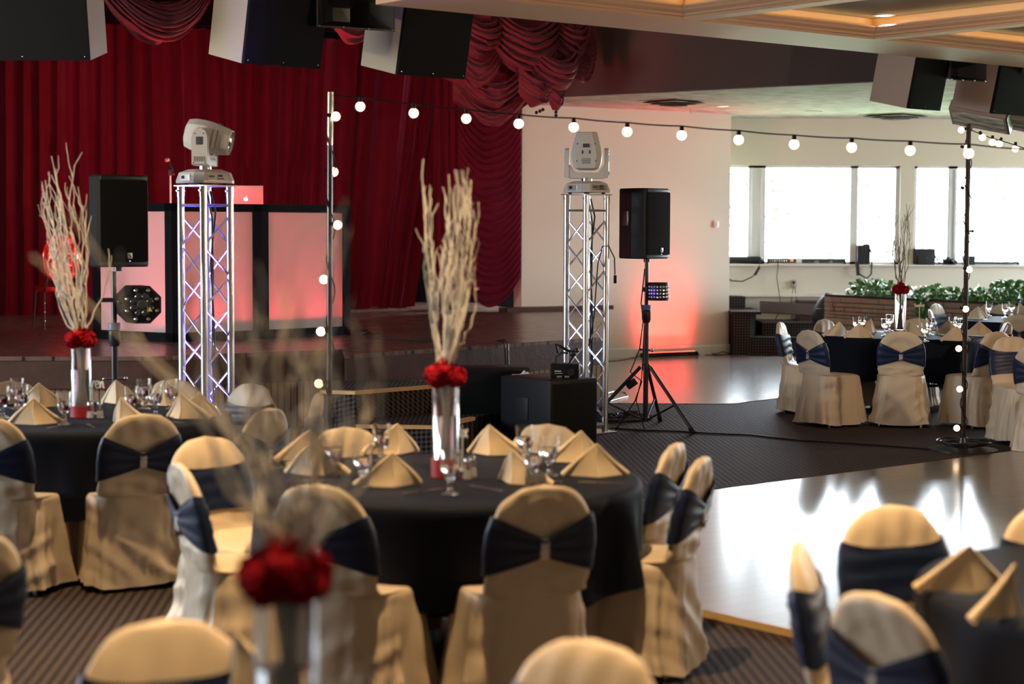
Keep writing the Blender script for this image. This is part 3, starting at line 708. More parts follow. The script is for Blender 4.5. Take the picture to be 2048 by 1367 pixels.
# ---------------------------------------------------------------- hanging loudspeakers
def hung(npx, npy, yaw, tilt, W, D, H, side, label, z=2.92, mirror=1):
    p = at_z(npx, npy, z); p = EYE + (p-EYE)
    t = thing('hanging_loudspeaker', label, 'loudspeaker', p)
    t.rotation_euler = (R(tilt), 0, yaw)
    # local: front face at y=0 facing -y, near bottom corner at origin; cabinet body extends +y
    s_ = mirror; cx_ = s_*W/2
    MB().rbox((cx_, D/2+.012, H/2), (W, D, H), .008).build('cabinet', side, t)
    MB().rbox((cx_, -.006, H/2), (W-.004, .035, H-.004), .006).build('grille', 'grille', t)
    for dx in (.03, W-.03, W/2):
        for dz in (.03, H-.03): MB().sphere((s_*dx, -.026, dz), .006, 8, 5).build('screw', 'steel', t)
    MB().box((cx_, D*.4, H+.12), (.04, .04, .24)).box((cx_, D*.4, H+.25), (.2, .08, .012)).build('bracket', 'blackmetal', t, False)
    return t
hung(181, 121, R(-2), 12, .95, .46, .95, 'spkside', 'large hanging black speaker cut by the left edge of the picture', mirror=-1)
hung(484, 127, R(40), 12, .66, .47, 1.0, 'spkside', 'hanging black speaker with beige side above the left light tower')
hung(792, 149, R(40), 12, .66, .47, 1.0, 'spkside', 'hanging black speaker with beige side touching the ceiling beam by the valance')
hung(1814, 217, R(40), 12, .50, .46, .80, 'spkside2', 'hanging black speaker with brown side under the beam above the windows')
hung(1980, 227, R(40), 12, .66, .47, .80, 'spkside2', 'hanging black speaker with brown side at the right edge of the picture')
def horn(px, py, y, yaw, sc, label, silver=False):
    p = at_y(px, py, y); t = thing('horn_speaker', label, 'horn speaker', p, yaw)
    m = MB(); k = sc
    outer = [(-.30*k, 0, -.12*k), (.30*k, 0, -.12*k), (.30*k, 0, .12*k), (-.30*k, 0, .12*k)]
    inner = [(-.07*k, .28*k, -.05*k), (.07*k, .28*k, -.05*k), (.07*k, .28*k, .05*k), (-.07*k, .28*k, .05*k)]
    out2 = [(x*1.04, y_+.0, z*1.12) for x, y_, z in outer]; in2 = [(x*1.2, y_+.02, z*1.2) for x, y_, z in inner]
    m.add(outer+inner+out2+in2, [(i, (i+1) % 4, 4+(i+1) % 4, 4+i) for i in range(4)] + [(8+i, 12+i, 12+(i+1) % 4, 8+(i+1) % 4) for i in range(4)] + [(i, 8+i, 8+(i+1) % 4, (i+1) % 4) for i in range(4)] + [(7, 6, 5, 4), (12, 13, 14, 15)])
    m.build('flare', 'blackmetal', t, False)
    MB().cyl((0, .28*k, 0), (0, .42*k, 0), .09*k, n=20).build('driver', 'steel' if silver else 'blackmetal', t)
    for x in (-.29, -.1, .1, .29):
        for z in (-.125, .125): MB().sphere((x*k, -.004, z*k), .008, 8, 5).build('bolt', 'steel', t)
horn(712, 22, 13.2, R(28), 1.0, 'black horn speaker hanging between two beige-sided cabinets', True)
t = thing('can_speaker_driver', 'round silver driver hanging beside the horn speaker above the stage', 'speaker driver', at_y(653, 12, 13.6))
MB().lathe([(.03, -.10), (.045, -.09), (.05, 0), (.045, .12), (.02, .13)], 20).build('housing', 'silverpole', t)
MB().rbox((.16, .02, -.10), (.50, .16, .04), .01).build('mounting_bar', 'blackmetal', t)
horn(1937, 141, 17.6, R(28), .75, 'black horn speaker between the two brown-sided cabinets')
def wedge(px, py, y, yaw, W, label):
    p = at_y(px, py, y); t = thing('flat_ceiling_fixture', label, 'light fixture', p, yaw)
    r_ = Matrix.Rotation(R(12), 3, 'Y') @ Matrix.Rotation(R(-26), 3, 'X')
    MB().rbox((0, 0, 0), (W, .34, .11), .008, r_).build('housing', 'spkside2', t)
    MB().rbox(r_ @ Vector((0, 0, -.056)), (W-.05, .29, .012), .003, r_).build('diffuser', 'lowceil', t)
    MB().rbox(r_ @ Vector((W/2+.008, 0, 0)), (.02, .335, .105), .004, r_).build('end_cap', 'blackmetal', t)
wedge(1960, 234, 18.6, R(-28), .60, 'shallow brown box fixture with pale underside below the hanging speakers')
wedge(2040, 238, 18.9, R(-28), .62, 'second shallow box fixture cut by the right edge below the hanging speaker')

# ---------------------------------------------------------------- wall bits
def on_wall(px, py):
    d = ray(px, py); n = Vector((wd.y, -wd.x, 0)); t_ = (wallA - EYE).dot(n)/d.dot(n); return EYE + d*t_
wang = math.atan2(wd.y, wd.x)
t = thing('thermostat', 'small cream thermostat on the white wall near its right corner', 'thermostat', on_wall(1431, 448), wang)
MB().rbox((0, -.018, 0), (.085, .03, .10), .006).build('case', 'trimpaint', t); MB().rbox((-.015, -.036, .0), (.035, .006, .06), .003).build('display_panel', 'fixture', t)
p = at_y(1587, 568, WY-.004); t = thing('electrical_outlet', 'beige electrical outlet with two plugs under the windows', 'outlet', p)
MB().rbox((0, -.004, 0), (.08, .008, .125), .003).build('cover_plate', 'vent', t)
MB().rbox((.0, -.025, .028), (.035, .04, .03), .006).build('plug', 'black', t); MB().rbox((.0, -.025, -.022), (.03, .04, .03), .006).build('plug', 'fixture', t)
MB().tube([(0, -.04, .02), (-.02, -.05, -.1), (-.04, -.06, -.25), (-.03, -.1, -.45), (-.12, -.3, -.56), (-.3, -.45, -.60)], .005, 6).build('cord', 'black', t)
MB().tube([(.01, -.04, -.02), (.03, -.05, -.15), (.05, -.07, -.3), (.045, -.1, -.50)], .005, 6).build('cord', 'black', t)
t = thing('cord_tag', 'white paper tag hanging on the outlet cord', 'tag', at_y(1578, 608, WY-.2)); MB().rbox((0, 0, 0), (.085, .01, .045), .003, Matrix.Rotation(R(8), 3, 'Y')).build('paper', 'paper', t)

# ---------------------------------------------------------------- things on the window sill
SY = WY+.02
def ledbar(px0, px1, py, y, label, h=.07, marks=True):
    a = at_y(px0, py, y); b = at_y(px1, py, y); W = b.x-a.x; t = thing('led_light_bar', label, 'light bar', ((a.x+b.x)/2, y, SZ+.002))
    MB().rbox((0, 0, h/2+.012), (W, .07, h), .008).build('housing', 'paintbar', t)
    for s_ in (-1, 1): MB().rbox((s_*(W/2-.004), 0, h/2+.01), (.02, .085, h+.012), .004).build('end_cap', 'blackmetal', t)
    if marks:
        MB().box((.0-.10*W, -.037, h/2+.012), (.065*W*1.1, .003, h*.8)).build('white_label', 'paper', t, False)
        MB().box((-.19*W, -.037, h/2+.018), (.035*W, .003, h*.32)).build('red_display', 'ledred', t, False)
        d = MB()
        for i in range(8): d.cyl((-.47*W+i*.030*W, -.034, h/2+.012), (-.47*W+i*.030*W, -.042, h/2+.012), .008, n=10)
        d.build('socket', 'steel', t)
        for i, (tx, x_) in enumerate((('CE', .36*W*.87), ('LED', .13*W))):
            txt(tx, (x_, -.0365, h*.34), h*.55, 'paper', t)
    return t
def txt(body, loc, size, m, parent, rot=(PI/2, 0, 0), ext=.0006, align='CENTER'):
    c = bpy.data.curves.new('t', 'FONT'); c.body = body; c.size = size; c.extrude = ext; c.align_x = align; c.resolution_u = 3
    o = bpy.data.objects.new('t', c); COL.objects.link(o)
    me = bpy.data.meshes.new_from_object(o.evaluated_get(bpy.context.evaluated_depsgraph_get())); bpy.data.objects.remove(o)
    q = bpy.data.objects.new('lettering', me); COL.objects.link(q); me.materials.clear(); me.materials.append(M[m]); q.location = loc; q.rotation_euler = rot; q.parent = parent
    return q
ledbar(1535, 1690, 522, SY-.02, 'black LED light bar with printed label on the sill of the wide left window')
ledbar(1946, 2036, 528, SY-.02, 'plain black LED bar on the sill at the right window', .035, False)
def bag(px, py_bot, W, D, H, y, label, kind='cam'):
    p = at_y(px, py_bot, y); t = thing('camera_bag' if kind != 'tube' else 'padded_case', label, 'bag', (p.x, y, SZ+.002))
    m = MB().rbox((0, 0, H/2), (W, D, H), min(W, H)*.16); m.build('body', 'bagblack', t)
    return t, p
t, p = bag(1848, 527, .30, .17, .225, SY-.01, 'black camera bag with top handle on the sill left of the camera')
MB().rbox((0, -.09, .075), (.22, .03, .12), .012).build('front_pocket', 'bagblack', t)
MB().rbox((0, 0, .215), (.28, .16, .03), .012).build('flap', 'bagblack', t)
MB().tube([(-.10, 0, .22), (-.085, 0, .245), (0, 0, .255), (.085, 0, .245), (.10, 0, .22)], .009, 8).build('handle', 'bagblack', t)
MB().rbox((.01, -.108, .10), (.03, .004, .012), .002).build('badge', 'steel', t)
MB().tube([(.15, 0, .14), (.19, -.03, .06), (.22, -.06, .012), (.16, -.07, .01)], .012, 6).build('strap', 'bagblack', t)
t, p = bag(1726, 527, .19, .13, .28, SY-.01, 'slim black shoulder bag standing on the sill by the window post')
MB().rbox((.04, 0, .27), (.09, .09, .05), .012).build('top_buckle', 'bagblack', t)
MB().tube([(.06, -.03, .26), (.095, -.08, .2), (.11, -.09, .0), (.10, -.10, -.14), (.04, -.10, -.20), (-.02, -.10, -.17), (-.08, -.10, -.13)], .011, 6).build('strap', 'bagblack', t)
MB().rbox((-.095, -.10, -.06), (.05, .022, .20), .012, Matrix.Rotation(R(-6), 3, 'Y')).build('shoulder_pad', 'bagblack', t)
t, p = bag(1924+13, 527, .17, .12, .13, SY-.02, 'small black case on the sill partly behind the light pole')
t = thing('camera', 'black camera lying on the sill beside the camera bag', 'camera', (at_y(1895, 527, SY).x, SY-.01, SZ+.002))
MB().rbox((0, 0, .045), (.15, .07, .085), .02).build('body', 'bagblack', t); MB().rbox((0, 0, .095), (.05, .06, .03), .01).build('viewfinder_hump', 'bagblack', t)
MB().cyl((.055, -.03, .04), (.085, -.12, .038), .034, n=18).build('lens', 'black', t); MB().cyl((-.04, -.035, .045), (-.05, -.08, .045), .032, n=18).build('lens_cap', 'black', t)
MB().tube([(-.07, 0, .08), (-.11, -.03, .05), (-.14, -.05, .012), (-.10, -.06, .01)], .008, 6).build('strap', 'bagblack', t)
t = thing('tripod_bag', 'long dark padded tripod bag lying on the left window sill with hanging strap', 'bag', (at_y(1490, 527, SY).x, SY-.03, SZ+.06))
MB().lathe([(.01, -.42), (.045, -.41), (.052, -.3), (.052, .15), (.048, .22), (.03, .24), (.01, .26)], 16, axis=(1, 0, 0)).build('body', 'bagblack', t)
MB().tube([(.21, -.03, 0), (.19, -.06, -.10), (.10, -.07, -.24), (-.05, -.07, -.31), (-.2, -.07, -.30), (-.4, -.05, -.2)], .009, 6).build('strap', 'bagblack', t)
MB().rbox((.165, -.065, -.16), (.035, .014, .14), .006, Matrix.Rotation(R(28), 3, 'Y')).build('shoulder_pad', 'bagblack', t)
MB().tube([(at_y(1554, 520, SY).x, SY-.1, SZ+.05), (at_y(1554, 520, SY).x, WY-.06, SZ-.05), (at_y(1552, 560, SY).x, WY-.05, 1.0), (at_y(1555, 600, SY).x, WY-.05, .83), (at_y(1553, 610, SY).x, WY-.3, .8)], .006, 6)
c_ = MB().tube([(at_y(1554, 520, SY).x, SY-.08, SZ+.05), (at_y(1554, 520, SY).x, WY-.09, SZ-.05), (at_y(1551, 560, SY).x, WY-.09, 1.05), (at_y(1555, 600, SY).x, WY-.10, .84), (at_y(1550, 620, SY).x, WY-.56, .62), (at_y(1538, 640, SY).x, WY-.6, .47)], .006, 6).build('power_cord', 'black')
tag(c_, 'thin black cord dropping from the labelled light bar down the wall', 'cord')
t = thing('backpack', 'dark grey backpack leaning against the left end of the stone planter', 'backpack', at_z(1637, 640, .44), R(-20))
p = t.location; t.location = (p.x-.06, 24.72, .442)
m = MB(); m.lathe([(.02, 0), (.15, .01), (.175, .08), (.16, .2), (.12, .31), (.07, .37), (.01, .385)], 20)
m.v = [(x*1.05+z*.18, y*.7, z*(1.0)) for x, y, z in m.v]; m.build('body', 'bagblack', t)
MB().rbox((.02, -.12, .12), (.2, .06, .17), .03).build('front_pocket', 'bagblack', t)
MB().tube([(.03, -.06, .34), (.06, -.09, .41), (.12, -.06, .41), (.15, -.03, .33)], .014, 8).build('handle', 'bagblack', t)
MB().tube([(.10, -.09, .36), (.16, -.13, .25), (.18, -.12, .08)], .02, 8).build('shoulder_strap', 'bagblack', t)

# ---------------------------------------------------------------- banquet chair in satin cover
def back_a(z):
    if z <= .64: return .197 + (.204-.197)*max(0, (z-.47)/.17)**.8
    return .204*max(0.0, 1-((z-.64)/.246)**2.4)**(1/2.3)
def back_b(z): return .036*max(.05, 1-max(0, (z-.50)/.386)**5)**.5
def back_y(z): return -.205 - (z-.48)*.20
def sup(t, a, b, n):
    c, s = math.cos(t), math.sin(t)
    return math.copysign(abs(c)**(2/n), c)*a, math.copysign(abs(s)**(2/n), s)*b
def make_chair(seed):
    random.seed(seed); ph = [random.uniform(0, 6.28) for _ in range(8)]; dg = random.choice((-1, 1)); sd = seed*7.3
    t = thing('banquet_chair', 'chair', 'chair')
    N = 112; rings = []
    zs = [.03, .04] + [.06+.02*i for i in range(19)] + [.438, .452]
    for z in zs:
        k = z/.452; a = .256-.046*k**.8; fr_ = .255-.040*k**.7; rr_ = -.280+.040*k**.6; rings.append((z, a, (fr_-rr_)/2, (fr_+rr_)/2, 3.2, 'skirt'))
    for z, a, fr_, rr_, n_ in ((.463, .206, .203, -.2405, 3.2), (.469, .200, .185, -.241, 3.2), (.472, .199, .10, -.2412, 3.2), (.475, .198, -.04, -.2413, 3), (.482, .197, -.150, -.2414, 2.8)):
        rings.append((z, a, (fr_-rr_)/2, (fr_+rr_)/2, n_, 'seat'))
    z = .50
    while z < .876:
        rings.append((z, back_a(z), back_b(z), back_y(z), 2.4, 'back')); z += .0125 if z < .83 else .006
    vs = []
    for z, a, b, yc, n, kind in rings:
        for i in range(N):
            th = 2*PI*i/N; x, y = sup(th, a, b, n); nx, ny = x/max(a, .01), y/max(b, .01); l = math.hypot(nx, ny) or 1; nx /= l; ny /= l
            zz = z; off = 0
            rear = max(0, -math.sin(th))
            if kind == 'skirt':
                k = 1-z/.46; q = k**.75
                f = math.sin(9*th+ph[0]) + .7*math.sin(15*th+ph[1]+z*3) + .6*math.sin(24*th+ph[2]+2*math.sin(z*9))
                off = .017*q*f*(1-.75*rear**2)
                corner = abs(math.sin(2*th))**3
                off += .030*corner*k**1.5
                if ny < -.3: w_ = z*44 + x*24*dg + ph[3] + 2.2*math.sin(x*7+ph[5]); off += .020*(1-abs(math.sin(w_*.5)))**1.4*min(1, .2+1.2*k)*(.6+.4*math.sin(x*9+z*7+ph[6])) + .010*noise.noise(Vector((x*5, z*12+x*8*dg, sd)))
                zz = z + .010*k*math.sin(3*th+ph[4])*(1 if z < .1 else 0)
            elif kind == 'back':
                off = .0045*noise.noise(Vector((x*7, z*10, y*4+sd)))
                if z < .60: off += (.60-z)/.12*(.006*math.sin(z*60 + x*22*dg + ph[5]) + .004*math.sin(x*60+ph[6]))
                if z > .74: off += .0022*math.sin(x*70+ph[7]+z*20)
                if ny < -.2 and z > .56:
                    rho = math.hypot(x/.204, (z-.62)/.262); q_ = min(1, max(0, (rho-.62)/.2)); off -= .013*(1-q_*q_*(3-2*q_))
                    off += .003*math.sin(rho*26+ph[2])*max(0, rho-.6)
            off += .003*noise.noise(Vector((x*12, y*12, z*12+sd)))
            vs.append((x+nx*off, y+yc+ny*off, zz))
    m = len(rings); vs.append((0, back_y(.886), .886)); top = len(vs)-1
    fs = [(j*N+i, j*N+(i+1) % N, (j+1)*N+(i+1) % N, (j+1)*N+i) for j in range(m-1) for i in range(N)] + [((m-1)*N+i, (m-1)*N+(i+1) % N, top) for i in range(N)]
    mb = MB(); mb.add(vs, fs); mb.build('seat_cover', 'cover', t, True, sharp=80)
    # sash: flat band in front, drawn together to the brooch at the back
    NS = 120; NV = 12; vs = []
    for j in range(NV+1):
        v = j/NV
        for i in range(NS):
            th = 2*PI*i/NS; c, s = math.cos(th), math.sin(th)
            a0, b0 = back_a(.66), .034; x0, _ = sup(th, a0, b0, 2.4); u = min(1, abs(x0)/a0)
            if s < 0: zc = .655+.012*u; hh = .032+.080*u**.9
            else: zc = .664; hh = .090+.022*u**3
            zz = zc + hh*(2*v-1)
            a, b, yc = back_a(zz), back_b(zz), back_y(zz); x, y = sup(th, a+.009, b+.013, 2.4)
            rp = .0028*math.sin((2*v-1)*9+ph[1]*.3+ (2*u if s > 0 else 0))*(1.5 if s > 0 else 1) + .0024*math.sin((2*v-1)*19+u*3)
            if s > 0: zz += .004*math.sin(x*16+ph[2])*(1-abs(2*v-1))
            ny = -1 if s < 0 else 1; y += ny*abs(s)**.3*(rp + (.006*(1-u)**3 if s < 0 else 0))
            vs.append((x, y+yc, zz))
    mb = MB(); mb.add(vs, [(j*NS+i, j*NS+(i+1) % NS, (j+1)*NS+(i+1) % NS, (j+1)*NS+i) for j in range(NV) for i in range(NS)])
    sash = mb.build('sash', 'sash', t, True, sharp=80)
    # brooch: curved buckle with rhinestones
    b_ = MB(); yb = back_y(.655)-back_b(.655)-.012
    pts = [(x, .004*math.cos(x/.018*1.5)) for x in (-.017, -.009, 0, .009, .017)]
    for j, (x, d) in enumerate(pts[:-1]):
        x2, d2 = pts[j+1]
        b_.add([(x, yb-d-.004, .618), (x2, yb-d2-.004, .618), (x2, yb-d2-.004, .692), (x, yb-d-.004, .692), (x, yb+.01, .618), (x2, yb+.01, .618), (x2, yb+.01, .692), (x, yb+.01, .692)],
               [(0, 1, 2, 3), (7, 6, 5, 4), (0, 4, 5, 1), (2, 6, 7, 3), (1, 5, 6, 2), (3, 7, 4, 0)])
    for r_ in range(9):
        for c in range(4): b_.sphere((-.0128+c*.0085, yb-.0085, .624+r_*.0078), .0042, 6, 4)
    b_.build('brooch', 'rhine', sash, True, sharp=20)
    for sx_ in (-1, 1):
        for yy in (-.19, .17): MB().cyl((sx_*.18, yy, .012), (sx_*.165, yy*.92, .44), .011, n=10).cyl((sx_*.18, yy, 0), (sx_*.18, yy, .02), .014, n=10).build('leg', 'steel', t)
    return t
CH = [make_chair(s_) for s_ in (1, 2, 3)]
chair_n = [0]
def chair(bx, by, cx, cy, label, group, turn=0, var=None):     # (bx,by): where the top of the back is
    d = Vector((cx-bx, cy-by, 0)).normalized(); ang = math.atan2(-d.x, d.y) + R(turn)
    d = Vector((-math.sin(ang), math.cos(ang), 0)); o = Vector((bx, by, 0)) + d*.27
    v = chair_n[0] % 3 if var is None else var; chair_n[0] += 1
    return reuse(CH[v], o, ang, label, group, (1, 1, .972))
def chair_px(px, py, c, label, group, turn=0, var=None, push=None):
    p = at_z(px, py, .86); q = Vector((p.x-c.x, p.y-c.y, 0))
    if push: q = q.normalized()*push; p = Vector((c.x+q.x, c.y+q.y, 0))
    return chair(p.x, p.y, c.x, c.y, label, group, turn, var)

# ---------------------------------------------------------------- round table and cloth
def make_table():
    t = thing('round_banquet_table', 'table', 'table')
    MB().lathe([(.02, .722), (.745, .722), (.76, .728), (.76, .742), (.75, .747), (.02, .747)], 64).build('tabletop', 'fascia', t)
    for a in (-1, 1):
        for s_ in (-1, 1):
            MB().tube([(a*.38, s_*.28, .72), (a*.45, s_*.30, .35), (a*.47, s_*.31, .0)], .016, 8).build('leg', 'blackmetal', t)
        MB().cyl((a*.455, -.29, .3), (a*.455, .29, .3), .013).build('stretcher', 'blackmetal', t)
    return t
TB = make_table()
def make_cloth(seed, hem=.37, name='tablecloth', flare=None):
    random.seed(seed); ph = [random.uniform(0, 6.28) for _ in range(5)]; kf = random.choice((11, 13))
    prof = [(0.001, 0), (.2, 0), (.4, 0), (.55, 0), (.66, 0), (.72, 0), (.75, 0), (.763, -.002), (.771, -.008), (.776, -.018), (.779, -.035)]
    N = 200; rows = len(prof); NZ = 22; vs = []
    for r, h in prof:
        for i in range(N):
            th = 2*PI*i/N; vs.append((r*math.cos(th), r*math.sin(th), .7525+h+.0012*noise.noise(Vector((r*6*math.cos(th), r*6*math.sin(th), seed)))))
    for j in range(1, NZ+1):
        k = j/NZ
        for i in range(N):
            th = 2*PI*i/N; c4 = abs(math.cos(2*(th)+ph[3]*.5))**3
            hz = hem - .055*c4 + .012*math.sin(3*th+ph[1])
            f = math.sin(kf*th+ph[0]+.5*math.sin(3*th)) + .6*math.sin((kf+6)*th+ph[2]) ; f = math.copysign(abs(f)**.8, f)
            r = .779 - .045*k + .028*k**.8*f + .03*c4*k
            if flare:
                for fa, fr_ in flare:
                    dd = math.atan2(math.sin(th-fa), math.cos(th-fa)); r += fr_*k**1.2*math.exp(-(dd/.16)**2)
            vs.append((r*math.cos(th), r*math.sin(th), .7175 + (hz-.7175)*k))
    m = MB(); T = rows+NZ
    m.add(vs, [(j*N+i, j*N+(i+1) % N, (j+1)*N+(i+1) % N, (j+1)*N+i) for j in range(T-1) for i in range(N)] + [tuple(range(N))])
    return m.build(name, 'cloth', None, True, sharp=60)
# ---------------------------------------------------------------- tableware
def make_goblet():
    t = thing('water_goblet', 'goblet', 'goblet')
    prof = [(.001, .0), (.034, .0), (.036, .003), (.030, .007), (.012, .012), (.007, .018), (.012, .026), (.007, .033), (.012, .041), (.008, .048), (.016, .056), (.027, .068), (.0345, .086), (.037, .105), (.0375, .125), (.0395, .150), (.0405, .163),
            (.0385, .163), (.0375, .150), (.0355, .125), (.035, .105), (.0325, .087), (.025, .070), (.014, .062), (.001, .060)]
    g = MB().lathe(prof, 28).build('glass_body', 'glass', t, True, sharp=70)
    MB().lathe([(.001, .0625), (.0135, .0645), (.0235, .072), (.0315, .088), (.0342, .105), (.0344, .116), (.001, .116)], 24).build('water', 'water', t, True)
    return t
GOB = make_goblet()
def make_napkin(seed):
    random.seed(seed); k = random.uniform(-.3, .3)
    def leaf(off, lean, sc):
        def f(u, v):
            U = 2*u-1; w_ = .128*(1-v)*sc; x = U*w_*(1.0)
            y = .085*(abs(U)**1.25)*(1-v)*sc + off*(1-v*.9)*(1-abs(U)*.5) + lean*v + .006*math.sin(PI*v)*math.cos(U*3)
            z = .132*v*sc + .002 + .006*math.sin(abs(U)*PI)*math.sin(PI*v)
            x += .008*math.sin(v*4+seed)*(1-v); return Vector((x, y, z))
        return f
    m = MB()
    m.grid(leaf(0, .012, 1.0), 24, 14); m.grid(leaf(.012, .014, .985), 24, 14)
    m.grid(leaf(.026, .016, .95), 24, 14)
    # rolled side edges join the layers
    for s_ in (0, 1):
        pts = [leaf(.013, .014, 1.0)(s_, v/10) for v in range(11)]
        m.tube(pts, [.0125*(1-v/10)+.0035 for v in range(11)], 8)
    pts = [leaf(.0, .012, 1.0)(.5, v/10) for v in range(11)]; m.tube(pts, [.006*(1-v/14) for v in range(11)], 8)
    o = m.build('folded_napkin', 'napkin', None, True, sharp=60); tag(o, 'napkin', 'napkin'); return o
NAP = [make_napkin(i) for i in range(3)]
def make_cutlery():
    f = MB(); 
    f.add([(-.004, -.09, .001), (.004, -.09, .001), (.0025, .02, .004), (-.0025, .02, .004), (-.010, .045, .003), (.010, .045, .003)], [(0, 1, 2, 3), (3, 2, 5, 4)])
    for i in range(4): f.box((-.0085+i*.0057, .07, .003), (.003, .05, .0015))
    f.box((0, -.04, .002), (.007, .1, .003)); fo = f.build('fork', 'steel', None, False); tag(fo, 'fork', 'fork')
    k = MB(); k.box((0, -.055, .003), (.010, .10, .005)); k.add([(-.005, -.005, .003), (.006, -.005, .003), (.009, .09, .003), (.002, .12, .003), (-.005, .10, .003), (-.005, -.005, .0045), (.006, -.005, .0035), (.009, .09, .0035), (.002, .12, .0035), (-.005, .10, .0045)],
              [(4, 3, 2, 1, 0), (5, 6, 7, 8, 9)] + [(i, (i+1) % 5, 5+(i+1) % 5, 5+i) for i in range(5)])
    ko = k.build('knife', 'steel', None, False); tag(ko, 'knife', 'knife'); return fo, ko
FORK, KNIFE = make_cutlery()
def make_shaker():
    t = thing('salt_shaker', 'shaker', 'salt shaker')
    m = MB(); N = 16; vs = []
    for r, z in ((.001, 0), (.020, 0), (.020, .004), (.012, .062), (.010, .068), (.001, .068)):
        for i in range(N): a = 2*PI*i/N; rr = r*(1-.08*(i % 2)); vs.append((rr*math.cos(a), rr*math.sin(a), z))
    m.add(vs, [(j*N+i, j*N+(i+1) % N, (j+1)*N+(i+1) % N, (j+1)*N+i) for j in range(5) for i in range(N)]); m.build('glass_jar', 'glass', t, True)
    MB().lathe([(.001, .004), (.014, .004), (.011, .035), (.001, .035)], 14).build('salt', 'paper', t, True)
    MB().lathe([(.011, .066), (.0125, .068), (.0125, .078), (.009, .086), (.004, .089), (.001, .0895)], 18).build('cap', 'chrome', t); return t
SHK = make_shaker()
STROKES = {   # simple script letters, x grows with the word
 't': [[(.25, 1.5), (.2, .5), (.3, .05), (.55, .1)], [(-.1, 1.05), (.65, 1.15)]], 'w': [[(0, .9), (.1, .2), (.3, .1), (.45, .8), (.55, .15), (.75, .1), (.9, .9)]],
 'e': [[(0, .4), (.45, .6), (.35, .95), (.08, .8), (.05, .25), (.3, .0), (.6, .2)]], 'l': [[(0, .3), (.35, 1.5), (.2, 1.7), (.05, 1.2), (.12, .2), (.4, .1)]],
 'v': [[(0, .9), (.2, .05), (.45, .9), (.6, .85)]], 'n': [[(0, .9), (.05, 0), (.1, .5), (.3, .9), (.42, .6), (.45, .1), (.62, .1)]], 's': [[(.5, .95), (.15, .9), (.15, .6), (.45, .4), (.35, .05), (0, .1)]],
 'S': [[(.65, 1.4), (.2, 1.5), (.1, 1.0), (.55, .7), (.5, .1), (0, .15)]], 'i': [[(.1, .9), (.1, .15), (.3, .05)], [(.13, 1.25), (.16, 1.3)]], 'x': [[(0, .9), (.5, .0)], [(.5, .95), (0, 0)]]}
def sign(word, loc, rz, label, sc=.034, stick=.17):
    t = thing('table_number_sign', label, 'table sign', loc, rz)
    m = MB(); x = 0
    for ch in word:
        wmax = 0
        for stv in STROKES[ch]:
            pts = [Vector(((x+a)*sc, 0, stick + b*sc)) for a, b in stv]
            sm = []
            for i in range(len(pts)-1):
                pa, pb = pts[max(i-1, 0)], pts[min(i+2, len(pts)-1)]
                for q in range(4):
                    u = q/4; p_, r_ = pts[i], pts[i+1]
                    sm.append(.5*((2*p_) + (r_-pa)*u + (2*pa-5*p_+4*r_-pb)*u*u + (3*p_-pa-3*r_+pb)*u**3))
            sm.append(pts[-1]); m.tube(sm, .0036, 6); wmax = max(wmax, max(a for a, b in stv))
        x += wmax+.08
    m.v = [(v[0]-x*sc/2, v[1], v[2]) for v in m.v]; m.build('script_word', 'signw', t)
    MB().cyl((0, 0, .004), (0, 0, stick+.02), .003, n=8).build('stick', 'signw', t); MB().rbox((0, 0, .005), (.07, .03, .01), .002).build('foot', 'signw', t)
    return t
# ---------------------------------------------------------------- vase with branches and carnations
def carnation(seed, r=.040):
    random.seed(seed); m = MB(); nu, nv = 40, 18; s_ = seed*3.1
    def f(u, v):
        th = 2*PI*u; ph = PI*(.02+.96*v); d = Vector((math.sin(ph)*math.cos(th), math.sin(ph)*math.sin(th), math.cos(ph)))
        k = 1 + .16*math.sin(9*th+ph*5+s_) * math.sin(ph) + .22*noise.noise(d*4.5+Vector((s_, 0, 0))) + .12*noise.noise(d*11+Vector((0, s_, 0)))
        return d*r*k
    m.grid(f, nu, nv, True)
    for i in range(40):                                      # ruffled petal edges
        d = Vector((random.gauss(0, 1), random.gauss(0, 1), random.gauss(0, 1))).normalized(); x, y = frame_to(d); a = random.uniform(0, 6.28); x, y = x*math.cos(a)+y*math.sin(a), y*math.cos(a)-x*math.sin(a)
        q = d*r*.92; pts = []
        for k in range(6):
            w_ = (k/5-.5)*r*.9; pts += [q + x*w_, q + x*w_*1.25 + d*r*(.28+.08*(k % 2)) + y*r*.10*(-1)**k]
        m.add(pts, [(2*k, 2*k+1, 2*k+3, 2*k+2) for k in range(5)])
    return m
CARN = [carnation(i).build('carnation', 'red', None, True, sharp=80) for i in range(3)]
for c in CARN: COL.objects.unlink(c)
